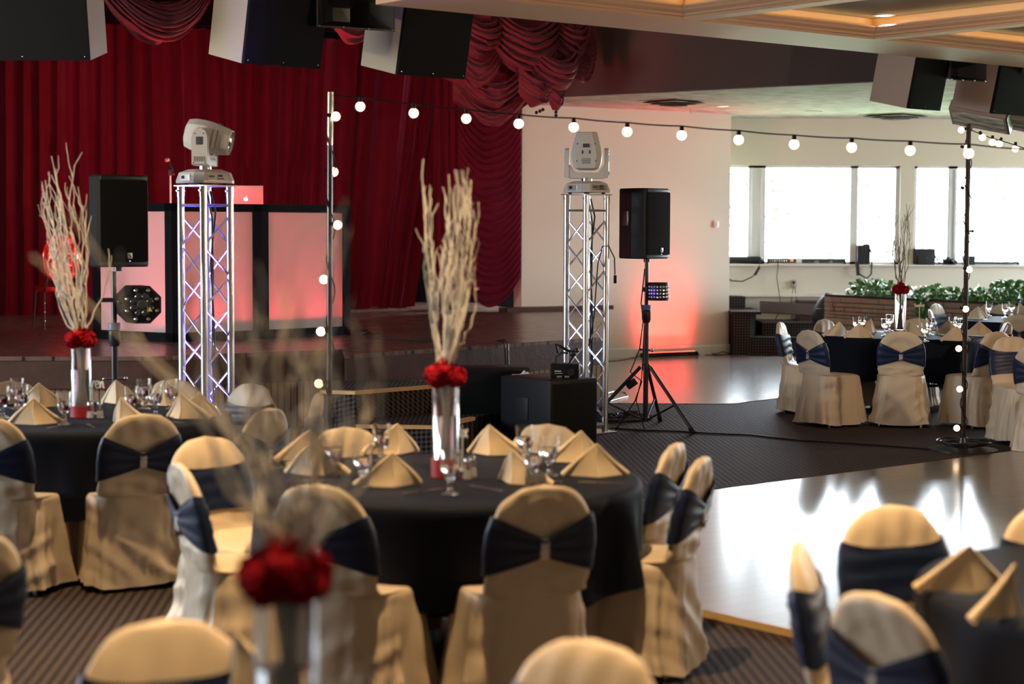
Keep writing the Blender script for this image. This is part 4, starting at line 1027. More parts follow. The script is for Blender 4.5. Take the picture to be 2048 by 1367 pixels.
def branch(seed, base, tip, r0=.0045, wig=.02, twigs=3, bend=None, nseg=14):
    rnd = random.Random(seed); m = MB(); base, tip = Vector(base), Vector(tip); L = (tip-base).length
    def curve(b, e, n, wg, arch=None):
        dd = e-b; x, y = frame_to(dd); a = c = 0; pts = []; offs = []
        for i in range(n+1):
            if i and i % 2 == 0: a += rnd.gauss(0, wg); c += rnd.gauss(0, wg)
            offs.append((a, c))
        for i in range(n+1):
            k = i/n; o = offs[i]; e_ = offs[n]
            p = b + dd*k + x*(o[0]-e_[0]*k) + y*(o[1]-e_[1]*k)
            if arch: p += Vector(arch)*math.sin(PI*k)*.5
            pts.append(p)
        return pts
    pts = curve(base, tip, nseg, wig*.55, bend)
    m.tube(pts, [r0*(1-.62*i/nseg) for i in range(nseg+1)], 6)
    for t_ in range(twigs):
        i = rnd.randint(int(nseg*.4), nseg-2); p = pts[i]; dr = (pts[i+1]-pts[i]).normalized(); x, y = frame_to(dr); a = rnd.uniform(0, 6.28)
        q = (dr*.95 + (x*math.cos(a)+y*math.sin(a))*rnd.uniform(.2, .45)); q.z = abs(q.z)+.3
        e = p + q.normalized()*L*rnd.uniform(.10, .24)
        m.tube(curve(p, e, 6, wig*.3), [r0*.62*(1-.55*k/6) for k in range(7)], 5)
    return m
def centrepiece(loc, label, nbr, height, spread, seed, lean=(0, 0), ribbon=.06, m='branch', r0=.0052, extra=(), wig=.022, twigs=3, flowers=9, fr=.034):
    t = thing('floral_centrepiece', label, 'centrepiece', loc)
    MB().lathe([(.001, .0), (.052, .0), (.0535, .003), (.0535, .405), (.0495, .405), (.0495, .014), (.001, .012)], 40).build('glass_vase', 'glass', t, True, sharp=50)
    MB().lathe([(.001, .015), (.0485, .015), (.0485, .25), (.001, .25)], 32).build('water', 'water', t, True, sharp=50)
    MB().lathe([(.0545, .001), (.0585, .001), (.0585, ribbon), (.0545, ribbon)], 40, close=True).build('red_ribbon_band', 'redribbon', t, True, sharp=50)
    random.seed(seed)
    for i in range(nbr):
        a = random.uniform(0, 6.28); r1 = spread*random.random()**.6; h = height*random.uniform(.68, 1.0); 
        b = (math.cos(a+2.6)*.03*random.random(), math.sin(a+2.6)*.03*random.random(), .02)
        tp = (math.cos(a)*r1+lean[0], math.sin(a)*r1*.8+lean[1], h)
        # the stem leans within the mouth of the vase, then opens out
        neck = Vector((math.cos(a)*.030*random.random(), math.sin(a)*.030*random.random(), .42))
        m1 = MB(); q = branch(seed*50+i, neck, tp, r0*random.uniform(.75, 1.1), wig, twigs, bend=(math.cos(a)*spread*.35, math.sin(a)*spread*.35, 0)); m1.v += q.v; m1.f += q.f
        m1.tube([Vector(b), (Vector(b)+neck)/2 + Vector((.004, 0, 0)), neck], r0*.95, 6)
        m1.build('branch', m, t, True)
    for i, (tp, bend) in enumerate(extra): branch(900+i+seed, (0, 0, .41), tp, r0*1.15, wig, 2, bend=bend).build('branch', m, t, True)
    for i in range(flowers):
        a = 2*PI*i/(flowers-1) if i else 0; rr = .043 if i else 0
        c = CARN[i % 3].copy(); COL.objects.link(c); c.parent = t; c.location = (math.cos(a)*rr, math.sin(a)*rr, .408 + (.0 if i else .030) + .008*math.sin(i*2.3)); c.scale = [fr/.04]*3; c.rotation_euler = (i, i*1.7, i*2.9)
    return t

# ---------------------------------------------------------------- tables, laid out where they stand
TCE = {}
def table(key, c, seed, label, clabel, hem=.37, flare=None):
    TCE[key] = Vector((c[0], c[1], 0))
    reuse(TB, (c[0], c[1], 0), R(seed*37), label, None)
    TB_last = None
    cl = make_cloth(seed, hem, flare=flare); cl.location = (c[0], c[1], 0); tag(cl, clabel, 'tablecloth')
c2 = at_z(899, 952, .755); c1 = Vector((-2.26, 9.33, .755)); c3 = Vector((3.72, 16.85, .755))
c0 = Vector((-.385, 3.02, 0)); c4 = Vector((1.93, 4.93, 0)); c5 = Vector((5.72, 19.7, 0)); c6 = Vector((5.05, 14.35, 0)); c7 = Vector((-2.55, 5.1, 0))
table('2', c2, 3, 'round banquet table in the middle, under the dark cloth in the centre of the picture', 'dark navy cloth on the round table in the middle of the picture', .37, [(R(-18), .09), (R(184), .07)])
table('1', c1, 5, 'round banquet table at the left edge under a navy cloth', 'navy cloth on the round table at the left edge below the stage')
table('3', c3, 8, 'round banquet table at right in front of the stone planter', 'navy cloth on the right-hand table with the sign reading twelve')
table('0', c0, 11, 'round banquet table just below the frame carrying the blurred near vase', 'navy cloth on the nearest table under the blurred near vase')
table('4', c4, 13, 'round banquet table in the lower right corner under a navy cloth', 'navy cloth on the table in the lower right corner')
table('5', c5, 17, 'round banquet table far right, close to the ivy planter', 'navy cloth on the farthest table, beside the ivy planter at the right edge')

G1 = 'covered chairs around the left table'; G2 = 'covered chairs around the middle table'; G3 = 'covered chairs around the table by the planter'
G4 = 'covered chairs around the lower right table'; G0 = 'covered chairs around the nearest table'; G5 = 'covered chairs around the farthest table'
def fw(px, py): return None
# middle table
chair_px(640, 966, c2, 'covered chair at the left front of the middle table behind the blurred branches', G2)
chair_px(1086, 968, c2, 'covered chair at the right front of the middle table, back towards us', G2)
chair_px(1398, 912, c2, 'front one of two covered chairs right of the middle table', G2, turn=-12)
chair_px(1345, 884, c2, 'rear one of two covered chairs right of the middle table', G2, turn=-40)
chair_px(1094, 848, c2, 'covered chair at the right back of the middle table before the black subwoofer', G2)
chair_px(690, 854, c2, 'covered chair facing us behind the left back of the middle table, top lit golden', G2)
chair_px(414, 873, c2, 'golden-lit chair left of the middle table, flat navy sash towards us', G2, turn=-24)
chair_px(366, 924, c2, 'covered chair seen edge-on at the left of the middle table, whitish lit back', G2, turn=4)
# left table
chair_px(283, 826, c1, 'covered chair in front of the left table, its skirt lit golden low down', G1)
chair_px(-22, 832, c1, 'covered chair cut by the left edge in front of the left table', G1, turn=0)
chair_px(532, 815, c1, 'covered chair seen from behind at the right end of the left table, behind blurred branches', G1, turn=0)
chair_px(502, 766, c1, 'white-lit covered chair at the back right of the left table beside the light tower foot', G1, turn=6)
chair_px(634, 785, c1, 'narrow edge-on covered chair standing alone just left of the stage steps', G1, turn=0)
chair_px(347, 758, c1, 'wide covered chair back behind the left table, between the vase and the light tower', G1)
chair_px(20, 762, c1, 'covered chair back behind the far left of the left table, cut by the picture edge', G1)
# planter table
chair_px(1803, 661, c3, 'covered chair squarely in front of the twelve table, back towards us', G3)
chair_px(1620, 659, c3, 'covered chair at the left front of the twelve table, its skirt fanning right', G3, turn=-14)
chair_px(1563, 643, c3, 'slim edge-on covered chair at the far left of the twelve table, bright blue sash', G3, turn=-13)
chair_px(1650, 638, c3, 'covered chair peeping over the left back of the twelve table near the backpack', G3)
chair_px(1835, 636, c3, 'covered chair behind the twelve table, directly under the script sign', G3)
chair_px(1992, 662, c3, 'covered chair at the right front of the twelve table beside the light pole', G3, turn=6)
chair_px(2013, 644, c3, 'covered chair at the right of the twelve table, behind its neighbour near the light pole', G3, turn=-14)
chair_px(2024, 672, c6, 'covered chair at the right edge, flat blue sash towards us, behind the light pole', 'covered chair of a table beyond the right edge', turn=-50)
chair_px(2072, 690, c6, 'covered chair cut off by the right edge below the far tables', 'covered chair of a table beyond the right edge', turn=10)
# farthest table
chair_px(1874, 607, c5, 'golden covered chair with navy sash facing us at the left of the farthest table', G5, turn=28)
chair_px(1862, 618, c5, 'covered chair in front of the golden one, seen obliquely left of the farthest table', G5, turn=-10)
chair_px(2012, 607, c5, 'covered chair behind the glasses of the farthest table', G5)
chair_px(2040, 628, c5, 'covered chair seen from behind in front of the farthest table at the right edge', G5)
# nearest table
chair_px(328, 1240, c0, 'large blurred golden chair back rising at the bottom left of the picture', G0)
chair_px(1180, 1280, c0, 'large blurred white-lit chair back at the bottom centre of the picture', G0, turn=0)
# lower right table
chair_px(1783, 1010, c4, 'golden covered chair facing us with rippled dark sash, lower right by the dance floor', G4, turn=-20)
chair_px(1604, 1082, c4, 'narrow edge-on covered chair on the edge of the dance floor, lower right', G4, turn=-8)
chair_px(1762, 1184, c4, 'blurred pale chair back with brooch at the bottom right corner table', G4, turn=2)
chair(1.79, 5.78, c4.x, c4.y, 'pinkish covered chair top cut by the right edge behind the corner table', G4)
# neighbour table beyond the left edge
chair_px(-62, 1068, c7, 'sliver of a covered chair at the left edge, low in the picture', 'covered chair of a table beyond the left edge', turn=-40)

def nap(px, py, yaw, label, sc=1.0, z=.756, v=0):
    p = at_z(px, py, z); o = reuse(NAP[v % 3], p, R(yaw), label, None, scale=(sc, sc, sc)); return o
# (px,py) = middle of the napkin's base
NP = [
 (787, 975, 20, 'cream napkin with yellow-lit fold standing front left on the middle table'), (1020, 968, -40, 'napkin standing front right on the middle table just behind the front chair'),
 (1195, 955, 8, 'large napkin at the right edge of the middle table, nearest the cloth fold'), (1165, 925, 25, 'napkin standing behind the rightmost one on the middle table'),
 (620, 952, -10, 'napkin at the left front of the middle table, half behind the blurred branches'), (622, 922, 30, 'napkin behind the left goblet on the middle table'),
 (797, 909, 28, 'golden napkin at the back left of the middle table, left of the vase'), (976, 911, -20, 'golden napkin at the back of the middle table, right of the vase'),
 (68, 850, 15, 'napkin with fanned folds at the front of the left table'), (78, 815, 10, 'napkin behind the two goblets at the back of the left table'),
 (230, 808, -15, 'napkin at the back of the left table just right of the vase'), (238, 848, -35, 'white-lit napkin half behind the front chair at the left table'),
 (358, 838, -25, 'napkin at the right front of the left table above the chair back'), (402, 836, 30, 'flat-leaning napkin at the right end of the left table'), (330, 812, 10, 'napkin among the goblets at the right of the left table'),
 (1680, 672, 20, 'larger napkin at the left end of the twelve table'), (1719, 676, 0, 'napkin at the left front of the twelve table'), (1744, 665, 35, 'napkin behind the goblets at the left of the twelve table'), (1817, 671, -60, 'narrow napkin beside the salt shakers of the twelve table'),
 (1896, 669, -20, 'napkin behind the front right goblets on the twelve table'), (1914, 682, 0, 'napkin at the front of the twelve table just left of the light pole'), (1958, 671, -15, 'napkin at the right end of the twelve table, right of the light pole'),
 (1957, 637, 12, 'golden napkin at the front left of the farthest table'), (1972, 631, 40, 'golden napkin just behind the front one on the farthest table'), (2036, 628, -70, 'tall napkin behind the glasses of the farthest table'),
 (1943, 1188, 12, 'golden blurred napkin on the corner table at lower right'), (2038, 1232, 60, 'pinkish blurred napkin at the right edge of the corner table'),
 (462, 1392, -50, 'blurred golden napkin tip at the bottom edge left of the near vase'),
]
for i, (px, py, yw, lb) in enumerate(NP):
    sc = 1.0
    nap(px, py, yw, lb, sc, v=i)
    p = at_z(px, py, .756); tb = min(((c1, 'left table'), (c2, 'middle table'), (c3, 'twelve table'), (c5, 'farthest table'), (c4, 'corner table'), (c0, 'nearest table')), key=lambda q: (q[0].x-p.x)**2+(q[0].y-p.y)**2)
    d = Vector((tb[0].x-p.x, tb[0].y-p.y, 0)).normalized(); x = Vector((-d.y, d.x, 0)); rz = math.atan2(-d.x, d.y)
    for pr, s_, nm in ((FORK, 1, 'fork'), (KNIFE, -1, 'knife')):
        q = p + x*(.155*s_) - d*.02; q.z = .7565
        if (Vector((q.x-tb[0].x, q.y-tb[0].y, 0))).length < .66: reuse(pr, q, rz + R(random.uniform(-12, 12)), 'steel table %s lying beside a folded napkin on the %s' % (nm, tb[1]), '%ss on the %s' % (nm, tb[1]))
GP = [
 (900, 988, 'clear goblet at the front of the middle table in front of the vase'), (725, 973, 'clear goblet left of the yellow-folded napkin on the middle table'), (669, 951, 'leftmost clear goblet on the middle table, before the golden chair back'), (763, 922, 'clear goblet beside the golden napkin at the back left of the middle table'),
 (1066, 972, 'front one of the three clear goblets at the right of the middle table'), (1050, 927, 'rear left one of the three goblets at the right of the middle table'), (1099, 951, 'right one of the three goblets at the right of the middle table'),
 (129, 848, 'clear goblet just left of the red vase band on the left table'), (5, 835, 'goblet cut by the left edge of the picture'), (35, 816, 'rear goblet of the pair near the left edge'), (44, 832, 'front goblet of the pair near the left edge'),
 (263, 834, 'leftmost of the four goblets right of the vase on the left table'), (288, 817, 'tallest-looking rear goblet in the group of four on the left table'), (311, 831, 'front goblet in the group of four before the chair back on the left table'), (343, 817, 'rightmost goblet in the group of four on the left table'),
 (1725, 665, 'rear goblet of the pair at the left of the twelve table'), (1713, 669, 'front goblet of the pair at the left of the twelve table'), (1779, 662, 'rear goblet of the pair left of the twelve vase'), (1770, 672, 'front goblet of the pair left of the twelve vase'),
 (1850, 683, 'front goblet right of the salt shakers on the twelve table'), (1860, 670, 'rear goblet right of the salt shakers on the twelve table'), (1905, 668, 'goblet behind the napkins beside the light pole'), (1917, 672, 'goblet nearest the light pole on the twelve table'),
 (1978, 632, 'left goblet on the farthest table'), (2023, 631, 'rear right goblet on the farthest table'), (2010, 636, 'front goblet on the farthest table'),
 (745, 1520, 'blurred goblet rim at the bottom edge right of the near vase'), (334, 1545, 'blurred goblet rim at the bottom edge before the golden chair'),
]
for px, py, lb in GP:
    p = at_z(px, py, .757); reuse(GOB, p, 0, lb, None)
for px, py, lb in ((934, 957, 'left salt shaker beside the middle vase'), (944, 953, 'right salt shaker beside the middle vase'), (180, 836, 'left salt shaker beside the red band on the left table'), (200, 835, 'right salt shaker on the left table'), (1824, 668, 'left salt shaker on the twelve table'), (1833, 669, 'right salt shaker on the twelve table')):
    reuse(SHK, at_z(px, py, .757), 0, lb, None)
vz = .7565
centrepiece(at_z(891, 953, vz), 'vase of pale branches and red carnations on the middle table', 30, 1.24, .125, 4, lean=(.01, 0), ribbon=.075, extra=[((-.09, 0, 1.27), None), ((.13, 0, 1.10), None)])
centrepiece(at_z(163, 833, vz), 'vase of pale branches and red carnations on the left table', 24, 1.30, .12, 7, lean=(-.10, 0), extra=[((-.18, 0, 1.12), None), ((.02, 0, 1.38), (-.05, 0, 0)), ((-.14, 0, 1.36), None), ((.15, 0, .88), (.10, 0, 0))])
centrepiece(at_z(1800, 662, vz), 'vase with thin bare twigs and dark red carnations on the twelve table', 9, 1.28, .085, 9, lean=(-.01, 0), ribbon=.012, m='branchdark', r0=.0052, wig=.02, twigs=6)
centrepiece((c0.x+.0, c0.y-.02, vz), 'large blurred vase with branches and carnations nearest to us', 15, 1.0, .12, 12, ribbon=.05, fr=.034, wig=.022, r0=.0045,
            extra=[((-.44, .05, .95), (.25, 0, -.12)), ((-.36, 0, 1.02), (.12, 0, -.10)), ((-.16, 0, .92), (-.08, 0, 0)), ((-.10, .02, 1.0), (-.12, 0, 0)), ((.11, 0, 1.0), (.04, 0, 0)), ((.06, .1, 1.02), (-.06, 0, 0)), ((.15, .0, .8), (.1, 0, 0))])
sign('twelve', at_z(1838, 664, vz), 0, 'cream script sign on a stick reading twelve, right of the vase', .0235, .245)
sign('Seven', at_z(186, 828, vz), R(-10), 'cream script word sign half hidden behind the left vase', .040, .14)
sign('six', at_z(925, 942, vz), R(-35), 'small blurred script word sign just right of the middle vase', .036, .14)

# ---------------------------------------------------------------- light towers (square aluminium truss) and moving heads
def make_truss(loc, rz, label, H=2.0, led=LED_BLUE, power=60):
    t = thing('truss_tower', label, 'light tower', loc, rz); h = .12; r = .025
    MB().rbox((0, 0, .005), (.40, .40, .01), .002).build('base_plate', 'alu', t); MB().rbox((0, 0, H+.035), (.31, .31, .010), .002).build('top_plate', 'alu', t)
    C4 = [(-h, -h), (h, -h), (h, h), (-h, h)]
    for x, y in C4:
        c = MB().cyl((x, y, .01), (x, y, H+.03), r, n=20).build('chord', 'alu', t)
        MB().cyl((x, y, .01), (x, y, .06), r+.003, n=20).build('coupler', 'alu', c); MB().cyl((x, y, H-.04), (x, y, H+.03), r+.0025, n=20).build('coupler', 'alu', c)
        MB().cyl((x-.037, y, H), (x+.037, y, H), .007, n=8).build('pin', 'alu', c)
    nz = 8; z0, z1 = .12, H-.17
    for i in range(4):
        a, b = C4[i], C4[(i+1) % 4]
        for zz in (.07, H-.10): MB().cyl((a[0], a[1], zz), (b[0], b[1], zz), .010, n=10).build('cross_bar', 'alu', t)
        for k in range(nz):
            za, zb_ = z0+(z1-z0)*k/nz, z0+(z1-z0)*(k+1)/nz; s_ = k % 2
            p, q = (a, b) if s_ else (b, a)
            MB().cyl((p[0], p[1], za), (q[0], q[1], zb_), .008, n=10).build('brace', 'alu', t)
    pc = MB().lathe([(.001, .012), (.075, .012), (.08, .03), (.08, .07), (.06, .085), (.001, .085)], 24).build('led_uplight', 'black', t)
    MB().lathe([(.001, .0855), (.05, .0855), (.05, .089), (.001, .089)], 20).build('led_lens', 'ledblue' if led == LED_BLUE else 'ledwhite', pc)
    w_ = MB().tube([(.02, -.03, H), (.05, -.05, H-.15), (.03, -.02, H-.5), (.045, -.04, H-1.1), (.03, -.03, .5), (.06, .0, .1)], .007, 6).tube([(.0, -.02, H), (.02, -.05, H-.2), (.05, -.02, H-.6), (.025, -.03, H-1.2), (.05, -.04, .6), (.04, .02, .1)], .006, 6)
    w_.build('cable', 'black', t)
    R3 = Matrix.Rotation(rz, 3, 'Z'); L = Vector(loc)
    spot('truss_uplight', L + Vector((0, 0, .10)), L + Vector((0, 0, 2.2)), power, led, 26, 1, .04); spot('truss_uplight', L + Vector((0, 0, .10)), L + Vector((0, 0, 2.2)), power*.10, led, 80, 1, .04)
    return t
def moving_head(loc, rz, label, tilt, hr):
    """hr: yoke rotation; tilt: degrees of the head from pointing straight up"""
    t = thing('moving_head_light', label, 'stage light', loc, rz)
    # base: low octagonal tapered box
    def octa(w_, d, z, ch): return [(-w_+ch, -d, z), (w_-ch, -d, z), (w_, -d+ch, z), (w_, d-ch, z), (w_-ch, d, z), (-w_+ch, d, z), (-w_, d-ch, z), (-w_, -d+ch, z)]
    b = MB(); R_ = [octa(.165, .165, .012, .05), octa(.165, .165, .03, .05), octa(.150, .150, .085, .05), octa(.10, .10, .108, .04)]
    b.add([p for r in R_ for p in r], [(8*j+i, 8*j+(i+1) % 8, 8*j+8+(i+1) % 8, 8*j+8+i) for j in range(3) for i in range(8)] + [tuple(range(8))[::-1], tuple(range(24, 32))])
    base = b.build('base', 'fixture', t, False)
    tl = Matrix.Rotation(R(15), 3, 'X')
    MB().rbox((0, -.160, .052), (.17, .006, .052), .002, Matrix.Rotation(R(-15), 3, 'X')).build('control_panel', 'alu', base, False)
    k = MB(); k.rbox((.02, -.165, .062), (.035, .006, .014), .001, Matrix.Rotation(R(-15), 3, 'X'))
    for i in range(4): k.cyl((.0+i*.014, -.163, .043), (.0+i*.014, -.172, .041), .004, n=8)
    k.rbox((-.05, -.165, .057), (.04, .006, .010), .001, Matrix.Rotation(R(-15), 3, 'X')); k.build('display_and_buttons', 'fixturedark', base)
    k = MB(); k.rbox((-.163, -.0, .05), (.006, .12, .045), .002).build('connector_panel', 'alu', base, False)
    MB().rbox((-.167, .02, .052), (.006, .035, .022), .002).build('socket', 'black', base, False)
    for x in (-.1, .1):
        for y in (-.1, .1): MB().cyl((x, y, 0), (x, y, .014), .016, n=10).build('rubber_foot', 'black', base)
    MB().cyl((0, 0, .106), (0, 0, .130), .045, n=24).build('pan_bearing', 'chrome', t)
    y_ = thing('yoke', '', '', (0, 0, 0)); del y_['label']; del y_['category']; y_.parent = t; y_.rotation_euler = (0, 0, hr)
    m = MB()
    m.rbox((0, 0, .155), (.30, .115, .05), .012)
    for s_ in (-1, 1):
        X = Matrix(((0, s_, 0), (1, 0, 0), (0, 0, 1))).to_3x3()
        out = [(-.062, .135), (.062, .135), (.062, .33), (.045, .372), (.018, .39), (-.018, .39), (-.045, .372), (-.062, .33)]
        vs = [(s_*.150, a, z) for a, z in out] + [(s_*.187, a*.88, z-.004 if z > .2 else z+.006) for a, z in out]
        m.add(vs, [tuple(range(8)), tuple(range(8, 16))[::-1]] + [(i, (i+1) % 8, 8+(i+1) % 8, 8+i) for i in range(8)])
        m.add([(s_*.15, -.055, .135), (s_*.15, .055, .135), (s_*.15, .055, .25), (s_*.15, -.055, .25), (s_*.095, -.055, .178), (s_*.095, .055, .178)], [(0, 1, 5, 4), (3, 4, 5, 2), (0, 4, 3), (1, 2, 5)])
    m.build('arms', 'fixture', y_, True, sharp=30)
    for s_ in (-1, 1):
        k = MB(); k.rbox((s_*.189, 0, .30), (.003, .045, .055), .001)
        for i in range(7): k.rbox((s_*.188, -.036+i*.012, .175), (.003, .003, .035), .0005)
        for a, z in ((-.04, .15), (.04, .15), (-.03, .35), (.03, .35)): k.sphere((s_*.186, a, z), .005, 8, 5)
        k.build('side_print', 'fixturedark', y_)
    T = Matrix.Translation((0, 0, .335)) @ Matrix.Rotation(R(tilt), 4, 'X')
    def rect(w_, d, z, ch):
        return [T @ Vector(p) for p in octa(w_, d, z, ch)]
    secs = [(.06, .055, -.135, .02), (.105, .095, -.115, .035), (.122, .108, -.07, .04), (.128, .115, .0, .04), (.120, .110, .06, .04), (.108, .102, .10, .04), (.100, .096, .14, .045), (.088, .085, .185, .04), (.080, .078, .19, .038), (.074, .074, .165, .036)]
    m = MB(); vs = [p for s_ in secs for p in rect(*s_)]; n = len(secs)
    m.add(vs, [(8*j+i, 8*j+(i+1) % 8, 8*j+8+(i+1) % 8, 8*j+8+i) for j in range(n-1) for i in range(8)] + [tuple(range(8))[::-1], tuple(range(8*n-8, 8*n))])
    head = m.build('head', 'fixture', y_, True, sharp=25)
    m = MB(); c = T @ Vector((0, 0, .17)); ax = (T.to_3x3() @ Vector((0, 0, 1))); m.lathe([(.066, 0), (.066, .006), (.04, .016), (.001, .02)], 24, c=c, axis=ax).build('lens', 'lens', head)
    k = MB(); Tr = T.to_3x3()
    def face(x, z, w_, h, s_=-1, d=.002):
        y = s_*(.1165 if abs(z) < .03 else .112 if z > 0 else .111); k.rbox(T @ Vector((x, y, z)), (w_, .003, h), .0008, Tr)
    for s_ in (-1, 1):
        face(0, .075, .055, .032, s_)
        for i in range(6): face(0, -.075+i*.008, .075, .0035, s_)
        face(-.03, .02, .012, .03, s_); face(.03, .02, .012, .03, s_)
        for a, z in ((-.075, .09), (.075, .09), (-.08, -.055), (.08, -.055)): k.sphere(T @ Vector((a, s_*.109, z)), .006, 8, 5)
    for z in (.075, .105, .135): 
        w_ = .118 if z < .1 else .108
        for s_ in (-1, 1): k.rbox(T @ Vector((s_*(w_+.001), 0, z)), (.003, .13, .0025), .0005, Tr)
    k.build('printed_marks', 'fixturedark', head); return t
tl_ = at_z(412, 907, 0); tl_ = Vector((at_y(412, 600, 12.45).x, 12.45, 0))
make_truss(tl_, R(45+5), 'aluminium truss tower glowing violet at left, carrying a tilted moving head', 2.0, LED_BLUE, 2600)
moving_head(tl_ + Vector((0, 0, 2.041)), R(42), 'grey moving head light with its head tilted sideways on the left tower', 103, R(46))
tr_ = Vector((at_y(1172, 600, 15.2).x, 15.2, 0))
make_truss(tr_, R(45-4), 'aluminium truss tower lit white-blue in front of the white wall', 2.0, LED_WHITE, 420)
moving_head(tr_ + Vector((0, 0, 2.041)), R(40), 'grey moving head light pointing straight up on the right tower', 2, R(-46))
c_ = MB().tube([tr_+Vector((.14, -.18, 1.40)), tr_+Vector((.22, -.2, 1.43)), tr_+Vector((.27, -.2, 1.35)), tr_+Vector((.28, -.2, 1.1)), tr_+Vector((.285, -.2, .98+.5))] , .006, 6)
c_ = MB().tube([tr_+Vector((.02, -.14, .75)), tr_+Vector((.06, -.19, 1.0)), tr_+Vector((.09, -.19, 1.45)), tr_+Vector((.13, -.19, 1.60)), tr_+Vector((.18, -.19, 1.60)), tr_+Vector((.23, -.19, 1.5)), tr_+Vector((.235, -.19, 1.36))], .006, 6)
c_.rbox(tr_+Vector((.237, -.19, 1.32)), (.025, .025, .07), .005); tag(c_.build('loose_power_cable', 'black', None), 'loose black power cable with plug looped over the right truss tower', 'cable')

# ---------------------------------------------------------------- speakers and stands
def speaker(loc, rz, label):
    t = thing('pa_loudspeaker', label, 'loudspeaker', loc, rz)
    W, H, D = .36, .61, .35
    o = [(-W/2, -.03), (-W/2+.03, -.055), (W/2-.03, -.055), (W/2, -.03), (W/2, .10), (W/2-.09, D-.055), (-W/2+.09, D-.055), (-W/2, .10)]
    n = 8; zs = [(0, .97), (.012, 1), (H-.012, 1), (H, .97)]; vs = []
    for z, k in zs: vs += [(x*k, y*k, z) for x, y in o]
    MB().add(vs, [(n*j+i, n*j+(i+1) % n, n*j+n+(i+1) % n, n*j+n+i) for j in range(3) for i in range(n)] + [tuple(range(n))[::-1], tuple(range(3*n, 4*n))]).build('cabinet', 'black', t, False)
    g = MB(); g.rbox((0, -.060, H/2), (W-.03, .018, H-.07), .006); gr = g.build('grille', 'grille', t)
    MB().rbox((0, -.058, H-.02), (W-.04, .012, .022), .003).build('trim_strip', 'blackmetal', t); MB().rbox((0, -.058, .02), (W-.04, .012, .022), .003).build('trim_strip', 'blackmetal', t)
    MB().rbox((.035, -.072, .075), (.034, .004, .040), .001).build('badge', 'steel', gr)
    b_ = MB(); b_.prism([(-.008, .012), (-.012, .008), (.004, -.012), (.010, -.004)], .003, Matrix.Translation((.035, -.075, .075))).rbox((.030, -.0755, .062), (.016, .001, .004), .0003); b_.build('badge_mark', 'fixturedark', gr)
    MB().sphere((.035, -.071, .040), .0035, 8, 6).build('power_led', 'ledblue', gr)
    for s_ in (-1, 1): MB().rbox((s_*(W/2-.035), .18, .35), (.04, .10, .13), .01, Matrix.Rotation(s_*R(30), 3, 'Z')).build('side_handle', 'blackmetal', t)
    MB().cyl((0, .06, -.03), (0, .06, .005), .028, n=18).build('pole_socket', 'blackmetal', t)
    return t
def stand(loc, rz, H, label, coll=.60, foot=.58, ringz=1.12):
    t = thing('tripod_stand', label, 'speaker stand', loc, rz)
    MB().cyl((0, 0, .06), (0, 0, ringz), .0225, n=18).build('lower_pole', 'blackmetal', t)
    MB().cyl((0, 0, ringz), (0, 0, H), .0175, n=18).build('upper_pole', 'blackmetal', t)
    MB().lathe([(.03, ringz-.10), (.04, ringz-.07), (.04, ringz), (.03, ringz+.01)], 20).build('clamp_collar', 'blackmetal', t)
    MB().lathe([(.026, ringz+.012), (.040, ringz+.012), (.040, ringz+.055), (.026, ringz+.055)], 20).build('blue_ring', 'bluetape', t)
    MB().lathe([(.028, coll-.05), (.036, coll-.045), (.036, coll), (.028, coll+.01)], 18).build('leg_collar', 'blackmetal', t)
    MB().cyl((-.07, 0, coll+.13), (.07, 0, coll+.13), .008, n=10).sphere((.07, 0, coll+.13), .016).sphere((-.07, 0, coll+.13), .013).build('height_pin', 'steel', t)
    MB().lathe([(.026, .06), (.032, .062), (.032, .09), (.026, .095)], 16).build('bottom_hub', 'blackmetal', t)
    for k in range(3):
        a = 2*PI*k/3; d = Vector((math.cos(a), math.sin(a), 0)); 
        l = MB().cyl(d*.05+Vector((0, 0, coll-.02)), d*foot+Vector((0, 0, .02)), .016, n=10).build('leg', 'blackmetal', t)
        MB().cyl(d*(foot-.03)+Vector((0, 0, .045)), d*(foot+.01)+Vector((0, 0, .006)), .021, n=10).build('rubber_foot', 'black', l)
        MB().cyl(d*.03+Vector((0, 0, .08)), d*(.05+(foot-.05)*.60)+Vector((0, 0, (coll-.02)*.40+.02)), .009, n=8).build('brace', 'blackmetal', t)
    return t
sl = Vector((at_y(228, 600, 11.9).x, 11.9, 0)); zb_ = at_y(228, 533, 11.9).z
stand(sl, R(20), zb_-.03, 'black speaker stand at left in front of the booth, legs hidden behind the left table', ringz=at_y(228, 662, 11.9).z)
speaker(sl + Vector((0, 0, zb_)) + Matrix.Rotation(R(33), 3, 'Z') @ Vector((.03, -.06, 0)), R(33), 'black loudspeaker on a stand left of the violet truss tower')
sr = Vector((at_y(1293, 600, 15.5).x, 15.5, 0)); zb2 = at_y(1293, 517, 15.5).z
stand(sr, R(-48), zb2-.03, 'black tripod stand standing free on the carpet right of the right truss tower', coll=.56, foot=.56, ringz=at_y(1293, 622, 15.5).z)
speaker(sr + Vector((0, 0, zb2)) + Matrix.Rotation(R(50), 3, 'Z') @ Vector((.0, -.06, 0)), R(50), 'black loudspeaker on a tripod in front of the white wall')
MB_c = MB().tube([sr+Vector((-.02, -.03, 1.4)), sr+Vector((-.05, -.04, 1.1)), sr+Vector((-.03, -.04, .95)), sr+Vector((-.06, -.05, .7)), sr+Vector((-.14, -.06, .5)), sr+Vector((-.04, -.08, .42)), sr+Vector((-.10, -.1, .25)), sr+Vector((-.25, -.12, .02)), sr+Vector((-.32, -.12, .01))], .006, 6)
